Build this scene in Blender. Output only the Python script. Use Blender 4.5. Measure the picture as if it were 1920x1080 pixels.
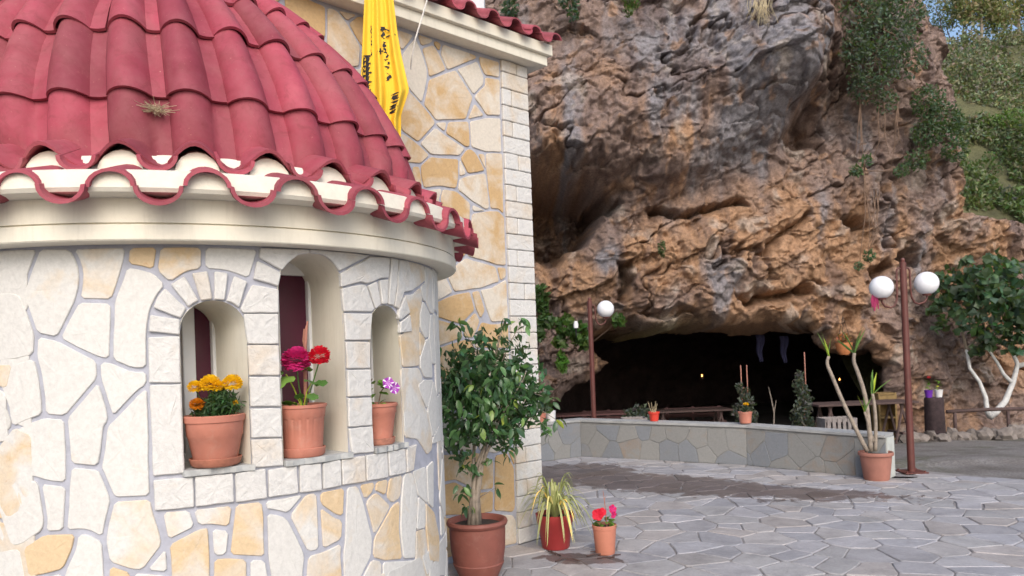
import bpy, bmesh, math, random
import numpy as np
from mathutils import Vector, Matrix
for o in list(bpy.data.objects):
    bpy.data.objects.remove(o, do_unlink=True)
SC = bpy.context.scene
COL = SC.collection
rnd = random.Random(7)
R_ = math.radians
# ------------------------------------------------------------------ camera
F_PX, ROLL, PITCH, SHIFT, EYE = 1420.85, 0.0369, 0.010, 104.68, 1.55
cam = bpy.data.cameras.new('camera')
cam_o = bpy.data.objects.new('camera', cam)
COL.objects.link(cam_o)
cam.sensor_width = 36.0
cam.lens = F_PX / 1920 * 36
cam.shift_y = SHIFT / 1920
cam.clip_start = 0.05
cam.clip_end = 600
cam_o.location = (0, 0, EYE)
cam_o.rotation_euler = (Matrix.Rotation(math.pi / 2 + PITCH, 3, 'X') @ Matrix.Rotation(-ROLL, 3, 'Z')).to_euler()
cam.dof.use_dof = True
cam.dof.focus_distance = 4.2
cam.dof.aperture_fstop = 4.5
SC.camera = cam_o
SC.render.resolution_x, SC.render.resolution_y = 1024, 576
# ------------------------------------------------------------------ sky, sun, exposure
SUN_EL, SUN_AZ = R_(38), R_(173)          # azimuth from +Y towards +X
w = bpy.data.worlds.new('World')
SC.world = w
w.use_nodes = True
nt = w.node_tree
bg = nt.nodes['Background']
sky = nt.nodes.new('ShaderNodeTexSky')
sky.sky_type = 'NISHITA'
sky.sun_disc = False
sky.sun_elevation = SUN_EL
sky.sun_rotation = SUN_AZ
sky.air_density = 1.0
sky.dust_density = 3.0
sky.ozone_density = 1.0
nt.links.new(sky.outputs[0], bg.inputs[0])
bg.inputs[1].default_value = 0.15
sl = bpy.data.lights.new('sun', 'SUN')
sl.energy = 1.05
sl.angle = R_(42)
sl.color = (1.0, 0.965, 0.93)
so = bpy.data.objects.new('sun', sl)
COL.objects.link(so)
sd = Vector((math.sin(SUN_AZ) * math.cos(SUN_EL), math.cos(SUN_AZ) * math.cos(SUN_EL), math.sin(SUN_EL)))
so.rotation_euler = sd.to_track_quat('Z', 'Y').to_euler()
so.location = sd * 30
vs = SC.view_settings
vs.view_transform = 'Standard'
vs.look = 'None'
vs.gamma = 1.0
vs.use_curve_mapping = False
vs.exposure = 0.60
SC.cycles.max_bounces = 6
SC.cycles.transparent_max_bounces = 6

# ------------------------------------------------------------------ helpers
def at(px, py, depth):
    """point in the place at distance depth (along +Y) seen at photo position px, py"""
    xx, yy = px - 960, py - 540 - SHIFT
    c, s = math.cos(ROLL), math.sin(ROLL)
    a, b = c * xx - s * yy, s * xx + c * yy
    X, U = a / F_PX, -b / F_PX
    y = math.cos(PITCH) - U * math.sin(PITCH)
    z = math.sin(PITCH) + U * math.cos(PITCH)
    k = depth / y
    return Vector((X * k, depth, EYE + z * k))

def mesh(name, verts, faces, mat=None, smooth=False):
    me = bpy.data.meshes.new(name)
    me.from_pydata([tuple(v) for v in verts], [], [tuple(f) for f in faces])
    if mat is not None:
        me.materials.append(mat)
    if smooth:
        me.polygons.foreach_set('use_smooth', [True] * len(me.polygons))
    me.update()
    return me

def npmesh(name, V, Fq, mat, smooth=False, tint=None):
    """V (n,3) array, Fq (m,k) array of equal sized faces, tint (n,3) optional point colour"""
    me = bpy.data.meshes.new(name)
    V = np.asarray(V, np.float32)
    Fq = np.asarray(Fq, np.int32)
    k = Fq.shape[1]
    me.vertices.add(len(V))
    me.vertices.foreach_set('co', V.ravel())
    me.loops.add(Fq.size)
    me.loops.foreach_set('vertex_index', Fq.ravel())
    me.polygons.add(len(Fq))
    me.polygons.foreach_set('loop_start', np.arange(len(Fq), dtype=np.int32) * k)
    try:
        me.polygons.foreach_set('loop_total', np.full(len(Fq), k, np.int32))
    except Exception:
        pass
    me.polygons.foreach_set('use_smooth', np.full(len(Fq), smooth, bool))
    me.update(calc_edges=True)
    me.materials.append(mat)
    if tint is not None:
        at_ = me.color_attributes.new('tint', 'FLOAT_COLOR', 'POINT')
        c = np.ones((len(V), 4), np.float32)
        c[:, :3] = tint
        at_.data.foreach_set('color', c.ravel())
    return me

def link(name, me, parent=None, loc=None, world=False):
    """link a mesh as an object; world=True: vertices are in world space though the parent is an Empty elsewhere"""
    o = bpy.data.objects.new(name, me)
    COL.objects.link(o)
    if parent is not None:
        o.parent = parent
        if world:
            o.matrix_parent_inverse = Matrix.Translation(-Vector(parent.location))
    if loc is not None:
        o.location = loc
    return o

def obj(name, verts, faces, mat, parent=None, smooth=False, world=False):
    return link(name, mesh(name, verts, faces, mat, smooth), parent, None, world)

def thing(name, label, cat, loc, group=None, rz=0):
    o = bpy.data.objects.new(name, None)
    COL.objects.link(o)
    o.location = loc
    o.rotation_euler = (0, 0, rz)
    o.empty_display_size = 0.1
    o['label'] = label
    o['category'] = cat
    if group:
        o['group'] = group
    return o

def tag(o, label=None, cat=None, group=None, kind=None):
    if label: o['label'] = label
    if cat: o['category'] = cat
    if group: o['group'] = group
    if kind: o['kind'] = kind
    return o

class MB:
    """collects simple shapes into one mesh"""
    def __init__(self):
        self.v, self.f = [], []
    def add(self, v, f):
        n = len(self.v)
        self.v += [tuple(x) for x in v]
        self.f += [tuple(i + n for i in q) for q in f]
        return self
    def box(self, c, s, rz=0, tilt=None):
        cx, cy, cz = c
        hx, hy, hz = s[0] / 2, s[1] / 2, s[2] / 2
        b = min(hx, hy, hz) * 0.18
        M = Matrix.Rotation(rz, 3, 'Z')
        if tilt is not None:
            M = tilt @ M
        bm = bmesh.new()
        bmesh.ops.create_cube(bm, size=2)
        for v in bm.verts:
            v.co = Vector((v.co.x * hx, v.co.y * hy, v.co.z * hz))
        bmesh.ops.bevel(bm, geom=list(bm.edges), offset=b, segments=1, affect='EDGES')
        bm.verts.index_update()
        self.add([M @ v.co + Vector(c) for v in bm.verts], [[v.index for v in f.verts] for f in bm.faces])
        bm.free()
        return self
    def tube(self, pts, rad, n=8, cap=True):
        pts = [Vector(p) for p in pts]
        if not isinstance(rad, (list, tuple)):
            rad = [rad] * len(pts)
        vs, fs = [], []
        up = Vector((0.123, 0.9, 0.31)).normalized()
        for i, p in enumerate(pts):
            t = (pts[min(i + 1, len(pts) - 1)] - pts[max(i - 1, 0)]).normalized()
            a = t.cross(up)
            if a.length < 1e-3:
                a = t.cross(Vector((1, 0, 0)))
            a.normalize()
            b = t.cross(a)
            for k in range(n):
                an = 2 * math.pi * k / n
                vs.append(p + (a * math.cos(an) + b * math.sin(an)) * rad[i])
        for i in range(len(pts) - 1):
            for k in range(n):
                k2 = (k + 1) % n
                fs.append((i * n + k, i * n + k2, (i + 1) * n + k2, (i + 1) * n + k))
        if cap:
            fs.append(tuple(range(n))[::-1])
            fs.append(tuple((len(pts) - 1) * n + k for k in range(n)))
        return self.add(vs, fs)
    def lathe(self, prof, n=32, c=(0, 0, 0), rib=None):
        vs, fs = [], []
        for r, z in prof:
            for k in range(n):
                an = 2 * math.pi * k / n
                rr = r
                if rib and rib[0] < z < rib[1]:
                    rr = r * (1 - 0.035 * (0.5 + 0.5 * math.cos(an * rib[2])) ** 3)
                vs.append((c[0] + rr * math.cos(an), c[1] + rr * math.sin(an), c[2] + z))
        for i in range(len(prof) - 1):
            for k in range(n):
                k2 = (k + 1) % n
                fs.append((i * n + k, i * n + k2, (i + 1) * n + k2, (i + 1) * n + k))
        return self.add(vs, fs)
    def build(self, name, mat, parent=None, smooth=False, world=False):
        return obj(name, self.v, self.f, mat, parent, smooth, world)

def auto_smooth(o, ang=35):
    me = o.data
    me.polygons.foreach_set('use_smooth', [True] * len(me.polygons))
    bm = bmesh.new()
    bm.from_mesh(me)
    for e in bm.edges:
        if len(e.link_faces) == 2 and e.calc_face_angle(0) > R_(ang):
            e.smooth = False
    bm.to_mesh(me)
    bm.free()
    return o

# value noise on arrays ------------------------------------------------
_rs = np.random.RandomState(3)
_TAB = _rs.rand(4096).astype(np.float32)
def vnoise(x, y, z, seed=0):
    xi, yi, zi = np.floor(x).astype(np.int64), np.floor(y).astype(np.int64), np.floor(z).astype(np.int64)
    xf, yf, zf = x - xi, y - yi, z - zi
    u, v, w_ = (t * t * t * (t * (t * 6 - 15) + 10) for t in (xf, yf, zf))
    def h(a, b, c):
        n = (a * 73856093) ^ (b * 19349663) ^ (c * 83492791) ^ (seed * 2654435)
        n = (n ^ (n >> 13)) * 1274126177
        return _TAB[(n ^ (n >> 16)) & 4095]
    r = 0
    for dx, wx in ((0, 1 - u), (1, u)):
        for dy, wy in ((0, 1 - v), (1, v)):
            for dz, wz in ((0, 1 - w_), (1, w_)):
                r = r + wx * wy * wz * h(xi + dx, yi + dy, zi + dz)
    return r * 2 - 1
def fbm(x, y, z, oct=4, seed=0, gain=0.5, ridged=False):
    a, s, r = 1.0, 0.0, 0
    for i in range(oct):
        n = vnoise(x, y, z, seed + i)
        if ridged:
            n = 1 - 2 * np.abs(n)
        r = r + n * a
        s += a
        a *= gain
        x, y, z = x * 2.03 + 5.1, y * 2.03 + 1.7, z * 2.03 + 3.3
    return r / s

# materials -------------------------------------------------------------
def base_mat(name):
    m = bpy.data.materials.new(name)
    m.use_nodes = True
    n = m.node_tree
    return m, n, n.nodes['Principled BSDF']
def N(n, t, **kw):
    x = n.nodes.new(t)
    for k, v in kw.items():
        setattr(x, k, v)
    return x
def noise(n, scale, detail=6, rough=0.6, coord=None, dist=0.0):
    x = N(n, 'ShaderNodeTexNoise')
    x.inputs['Scale'].default_value = scale
    x.inputs['Detail'].default_value = detail
    x.inputs['Roughness'].default_value = rough
    x.inputs['Distortion'].default_value = dist
    if coord is not None:
        n.links.new(coord, x.inputs['Vector'])
    return x.outputs['Fac']
def ramp(n, fac, stops):
    x = N(n, 'ShaderNodeValToRGB')
    e = x.color_ramp.elements
    while len(e) < len(stops):
        e.new(0.5)
    for el, (p, c) in zip(e, stops):
        el.position = p
        el.color = (c[0], c[1], c[2], 1) if not isinstance(c, (int, float)) else (c, c, c, 1)
    n.links.new(fac, x.inputs[0])
    return x.outputs[0]
def mix(n, fac, a, b, mode='MIX'):
    x = N(n, 'ShaderNodeMix', data_type='RGBA', blend_type=mode)
    for s, v in ((x.inputs[0], fac), (x.inputs[6], a), (x.inputs[7], b)):
        if hasattr(v, 'links'):
            n.links.new(v, s)
        elif isinstance(v, (int, float)):
            s.default_value = v
        else:
            s.default_value = (*v, 1)
    return x.outputs[2]
def bump(n, b, h, strength=0.4, dist=0.01):
    x = N(n, 'ShaderNodeBump')
    x.inputs['Strength'].default_value = strength
    x.inputs['Distance'].default_value = dist
    n.links.new(h, x.inputs['Height'])
    n.links.new(x.outputs[0], b.inputs['Normal'])
def objco(n):
    return N(n, 'ShaderNodeTexCoord').outputs['Object']
def plain(name, c, rough=0.6, var=0.25, scale=12, bmp=0.2, bscale=60, bdist=0.004, metal=0.0, spec=0.5):
    m, n, b = base_mat(name)
    co = objco(n)
    d = tuple(x * (1 - var) for x in c)
    l = tuple(min(1, x * (1 + var * 0.6)) for x in c)
    n.links.new(ramp(n, noise(n, scale, coord=co), [(0.3, d), (0.55, c), (0.75, l)]), b.inputs['Base Color'])
    b.inputs['Roughness'].default_value = rough
    b.inputs['Metallic'].default_value = metal
    b.inputs['Specular IOR Level'].default_value = spec
    if bmp:
        bump(n, b, noise(n, bscale, coord=co), bmp, bdist)
    return m
def stone_mat(name, base, stain, patch, stain_amt, rough_bump=0.25, vein=None, bscale=26, bd=0.012):
    """natural slab: pale base, ochre staining whose amount is the object's own colour channel R, shade G"""
    m, n, b = base_mat(name)
    co = objco(n)
    oi = N(n, 'ShaderNodeObjectInfo')
    sep = N(n, 'ShaderNodeSeparateColor')
    n.links.new(oi.outputs['Color'], sep.inputs[0])
    big = noise(n, 5.5, 5, 0.55, co, 0.6)
    add = N(n, 'ShaderNodeMath', operation='MULTIPLY_ADD')
    n.links.new(sep.outputs[0], add.inputs[0])
    add.inputs[1].default_value = 0.62
    n.links.new(big, add.inputs[2])
    f1 = ramp(n, add.outputs[0], [(0.62, 0.0), (0.92, 1.0)])
    c1 = mix(n, f1, base, stain)
    f2 = ramp(n, noise(n, 17, 8, 0.7, co, 1.2), [(0.6, 0.0), (0.74, 0.8)])
    sc = N(n, 'ShaderNodeMath', operation='MULTIPLY')
    n.links.new(f2, sc.inputs[0])
    n.links.new(f1, sc.inputs[1])
    c2 = mix(n, sc.outputs[0], c1, patch)
    f3 = ramp(n, noise(n, 48, 10, 0.75, co, 0.4), [(0.3, 0.82), (0.6, 1.0)])
    c3 = mix(n, 1.0, c2, f3, 'MULTIPLY')
    sh = N(n, 'ShaderNodeMath', operation='MULTIPLY_ADD')
    n.links.new(sep.outputs[1], sh.inputs[0])
    sh.inputs[1].default_value = 0.35
    sh.inputs[2].default_value = 0.65
    c4 = mix(n, 1.0, c3, sh.outputs[0], 'MULTIPLY')
    n.links.new(c4, b.inputs['Base Color'])
    b.inputs['Roughness'].default_value = 0.75
    bump(n, b, noise(n, bscale, 10, 0.68, co, 0.6), rough_bump, bd)
    return m
def leaf_mat(name, c1, c2, attr=False, trans=0.35, rough=0.4):
    m, n, b = base_mat(name)
    if attr:
        a = N(n, 'ShaderNodeAttribute')
        a.attribute_name = 'tint'
        col = a.outputs['Color']
    else:
        oi = N(n, 'ShaderNodeObjectInfo')
        col = ramp(n, oi.outputs['Random'], [(0.0, c1), (0.8, c2), (0.93, tuple(x * 1.6 for x in c2)), (1.0, (c2[0] * 4.5, c2[1] * 2.6, c2[2]))])
    n.links.new(col, b.inputs['Base Color'])
    b.inputs['Roughness'].default_value = rough
    tr = N(n, 'ShaderNodeBsdfTranslucent')
    n.links.new(mix(n, 0.6, col, (0.25, 0.4, 0.03), 'MIX'), tr.inputs[0])
    ms = N(n, 'ShaderNodeMixShader')
    ms.inputs[0].default_value = trans
    n.links.new(b.outputs[0], ms.inputs[1])
    n.links.new(tr.outputs[0], ms.inputs[2])
    n.links.new(ms.outputs[0], n.nodes['Material Output'].inputs[0])
    return m

M = {}
M['mortar'] = plain('mortar', (0.40, 0.41, 0.47), 0.9, 0.18, 20, 0.5, 120, 0.004)
M['slab'] = stone_mat('pale_slab', (0.66, 0.648, 0.615), (0.66, 0.50, 0.31), (0.50, 0.24, 0.10), 1.0, 0.22)
M['ochre'] = stone_mat('ochre_slab', (0.66, 0.60, 0.51), (0.56, 0.375, 0.185), (0.46, 0.25, 0.10), 1.0, 0.22)
M['block'] = stone_mat('split_block', (0.655, 0.645, 0.62), (0.63, 0.545, 0.44), (0.58, 0.36, 0.18), 1.0, 0.55, bscale=19, bd=0.018)
def render_mat(name, c, dirt):
    m, n, b = base_mat(name)
    co = objco(n)
    mp = N(n, 'ShaderNodeMapping')
    mp.inputs['Scale'].default_value = (1, 1, 0.12)
    n.links.new(co, mp.inputs[0])
    drip = ramp(n, noise(n, 26, 8, 0.7, mp.outputs[0], 0.3), [(0.50, 0.0), (0.78, dirt)])
    blot = ramp(n, noise(n, 7, 10, 0.75, co, 0.8), [(0.45, 0.0), (0.75, dirt * 0.8)])
    col = mix(n, drip, c, (0.42, 0.39, 0.31))
    col = mix(n, blot, col, (0.55, 0.50, 0.40))
    chip = ramp(n, noise(n, 55, 6, 0.7, co), [(0.735, 0.0), (0.75, 0.6)])
    n.links.new(mix(n, chip, col, (0.36, 0.34, 0.30)), b.inputs['Base Color'])
    b.inputs['Roughness'].default_value = 0.8
    bump(n, b, noise(n, 60, 10, 0.7, co), 0.2, 0.004)
    return m
M['cream'] = render_mat('cream_render', (0.73, 0.69, 0.58), 0.35)
M['fill'] = plain('eave_mortar', (0.72, 0.68, 0.58), 0.85, 0.10, 14, 0.4, 50, 0.006)
M['plaster'] = render_mat('reveal_plaster', (0.72, 0.69, 0.59), 0.3)
def tile_mat():
    m, n, b = base_mat('red_tile')
    co = objco(n)
    oi = N(n, 'ShaderNodeObjectInfo')
    c = ramp(n, noise(n, 9, 6, 0.6, co), [(0.25, (0.275, 0.040, 0.060)), (0.55, (0.345, 0.058, 0.088)), (0.8, (0.40, 0.088, 0.115))])
    v = ramp(n, oi.outputs['Random'], [(0, 0.66), (0.5, 0.95), (1, 1.16)])
    c = mix(n, 1.0, c, v, 'MULTIPLY')
    dull = ramp(n, noise(n, 3.2, 8, 0.7, co, 0.6), [(0.40, 0.0), (0.70, 0.6)])
    c = mix(n, dull, c, (0.29, 0.105, 0.11))
    grime = ramp(n, noise(n, 16, 10, 0.75, co, 1.0), [(0.50, 0.0), (0.70, 0.6)])
    c = mix(n, grime, c, (0.19, 0.035, 0.042))
    sp = ramp(n, noise(n, 70, 4, 0.7, co), [(0.66, 0.0), (0.74, 0.6)])
    n.links.new(mix(n, sp, c, (0.50, 0.25, 0.20)), b.inputs['Base Color'])
    b.inputs['Roughness'].default_value = 0.68
    b.inputs['Specular IOR Level'].default_value = 0.35
    bump(n, b, noise(n, 120, 6, 0.6, co), 0.12, 0.003)
    return m
M['tile'] = tile_mat()
def clay_mat(name, c, lime=0.35):
    m, n, b = base_mat(name)
    co = objco(n)
    oi = N(n, 'ShaderNodeObjectInfo')
    col = ramp(n, noise(n, 9, 6, 0.6, co), [(0.3, tuple(x * 0.82 for x in c)), (0.6, c), (0.8, tuple(x * 1.1 for x in c))])
    col = mix(n, ramp(n, noise(n, 13, 9, 0.72, co, 0.9), [(0.52, 0.0), (0.75, lime)]), col, (0.50, 0.36, 0.29))
    col = mix(n, ramp(n, noise(n, 60, 5, 0.7, co), [(0.62, 0.0), (0.72, 0.5)]), col, tuple(x * 0.5 for x in c))
    n.links.new(col, b.inputs['Base Color'])
    b.inputs['Roughness'].default_value = 0.62
    bump(n, b, noise(n, 90, 6, 0.6, co), 0.15, 0.002)
    return m
M['terracotta'] = clay_mat('terracotta', (0.50, 0.19, 0.13), 0.30)
M['brown_pot'] = clay_mat('dull_terracotta', (0.23, 0.075, 0.055), 0.12)
M['red_pot'] = plain('red_plastic', (0.34, 0.035, 0.035), 0.45, 0.12, 8, 0.05, 60, 0.002)
M['bright_red'] = plain('bright_red_plastic', (0.60, 0.05, 0.03), 0.45, 0.1, 8, 0)
M['white_pot'] = plain('white_glaze', (0.72, 0.72, 0.72), 0.4, 0.05, 8, 0)
M['purple_pot'] = plain('purple_plastic', (0.14, 0.03, 0.35), 0.45, 0.1, 8, 0)
M['soil'] = plain('soil', (0.035, 0.026, 0.02), 0.95, 0.5, 60, 0.9, 90, 0.01)
M['bark'] = plain('grey_bark', (0.30, 0.25, 0.20), 0.85, 0.35, 25, 0.6, 60, 0.006)
M['whitewash'] = plain('whitewashed_bark', (0.55, 0.55, 0.54), 0.85, 0.25, 14, 0.5, 50, 0.006)
M['twig'] = plain('dry_twig', (0.20, 0.13, 0.09), 0.9, 0.3, 30, 0.4, 60, 0.003)
M['stake'] = plain('stake_wood', (0.38, 0.17, 0.12), 0.7, 0.3, 30, 0.3, 60, 0.003)
M['slate'] = plain('slate_sill', (0.42, 0.43, 0.42), 0.7, 0.3, 18, 0.5, 40, 0.006)
M['pave_mortar'] = plain('paving_joint', (0.25, 0.235, 0.232), 0.95, 0.35, 9, 0.6, 60, 0.008)
M['pole'] = plain('brown_paint', (0.115, 0.035, 0.028), 0.45, 0.25, 12, 0.1, 60, 0.002)
M['globe'] = plain('opal_globe', (0.80, 0.81, 0.84), 0.25, 0.02, 6, 0)
M['dark_wood'] = plain('dark_wood', (0.075, 0.045, 0.04), 0.75, 0.4, 20, 0.4, 40, 0.005)
M['red_wood'] = plain('reddish_wood', (0.085, 0.035, 0.034), 0.75, 0.3, 20, 0.4, 40, 0.005)
M['grey_wood'] = plain('grey_wood', (0.26, 0.23, 0.22), 0.8, 0.3, 20, 0.4, 40, 0.005)
M['yellow_wood'] = plain('ochre_wood', (0.20, 0.13, 0.045), 0.7, 0.3, 16, 0.3, 40, 0.004)
M['white_paint'] = plain('white_frame', (0.72, 0.73, 0.74), 0.5, 0.04, 8, 0)
M['glass'] = plain('dark_maroon_pane', (0.085, 0.013, 0.035), 0.18, 0.3, 2.5, 0)
M['black'] = plain('black_print', (0.022, 0.022, 0.03), 0.85, 0.2, 30, 0)
M['blue_cloth'] = plain('blue_cloth', (0.028, 0.028, 0.075), 0.9, 0.3, 10, 0)
M['pink_cloth'] = plain('pink_ribbon', (0.38, 0.03, 0.12), 0.8, 0.3, 10, 0)
M['rope'] = plain('white_rope', (0.70, 0.68, 0.64), 0.8, 0.2, 80, 0.4, 200, 0.002)
M['flag'] = plain('yellow_cloth', (0.83, 0.53, 0.035), 0.8, 0.06, 6, 0.1, 140, 0.001)
M['straw'] = plain('dry_grass', (0.42, 0.35, 0.22), 0.9, 0.3, 40, 0)
M['iron'] = plain('black_iron', (0.02, 0.02, 0.02), 0.5, 0.2, 10, 0)
M['petal_white'] = plain('white_petals', (0.75, 0.68, 0.78), 0.6, 0.1, 60, 0)
M['leaf_cloud'] = leaf_mat('foliage', None, None, True, 0.3, 0.5)
M['ficus_leaf'] = leaf_mat('ficus_leaf', (0.038, 0.095, 0.048), (0.085, 0.175, 0.062), False, 0.28, 0.32)
M['geranium_leaf'] = leaf_mat('geranium_leaf', (0.06, 0.16, 0.03), (0.10, 0.22, 0.05), False, 0.3, 0.6)
M['marigold_leaf'] = leaf_mat('marigold_leaf', (0.03, 0.08, 0.02), (0.05, 0.12, 0.03), False, 0.25, 0.6)
M['petunia_leaf'] = leaf_mat('petunia_leaf', (0.10, 0.22, 0.03), (0.16, 0.30, 0.05), False, 0.3, 0.6)
M['spider_leaf'] = leaf_mat('striped_leaf', (0.40, 0.44, 0.16), (0.56, 0.56, 0.28), False, 0.3, 0.5)
M['yucca_leaf'] = leaf_mat('yucca_leaf', (0.10, 0.20, 0.05), (0.14, 0.27, 0.06), False, 0.25, 0.4)
M['dark_leaf'] = leaf_mat('dusty_leaf', (0.05, 0.06, 0.05), (0.07, 0.08, 0.065), False, 0.2, 0.7)
def petal_mat(name, c, tr=0.4, var=0.25):
    m, n, b = base_mat(name)
    co = objco(n)
    col = ramp(n, noise(n, 70, coord=co), [(0.3, tuple(x * (1 - var) for x in c)), (0.65, c)])
    n.links.new(col, b.inputs['Base Color'])
    b.inputs['Roughness'].default_value = 0.7
    t = N(n, 'ShaderNodeBsdfTranslucent')
    n.links.new(col, t.inputs[0])
    ms = N(n, 'ShaderNodeMixShader')
    ms.inputs[0].default_value = tr
    n.links.new(b.outputs[0], ms.inputs[1])
    n.links.new(t.outputs[0], ms.inputs[2])
    n.links.new(ms.outputs[0], n.nodes['Material Output'].inputs[0])
    return m
M['marigold'] = petal_mat('marigold_petals', (1.0, 0.68, 0.015), 0.45, 0.15)
M['marigold_orange'] = petal_mat('orange_petals', (0.90, 0.34, 0.01), 0.4, 0.5)
M['magenta'] = petal_mat('magenta_petals', (0.78, 0.035, 0.26), 0.35, 0.4)
M['scarlet'] = petal_mat('scarlet_petals', (0.85, 0.015, 0.05), 0.4, 0.25)
M['violet'] = petal_mat('violet_petals', (0.52, 0.08, 0.62), 0.35, 0.3)
def em_mat(name, c, s):
    m, n, b = base_mat(name)
    b.inputs['Emission Color'].default_value = (*c, 1)
    b.inputs['Emission Strength'].default_value = s
    return m
M['bulb'] = em_mat('warm_bulb', (1.0, 0.40, 0.10), 7)

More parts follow.
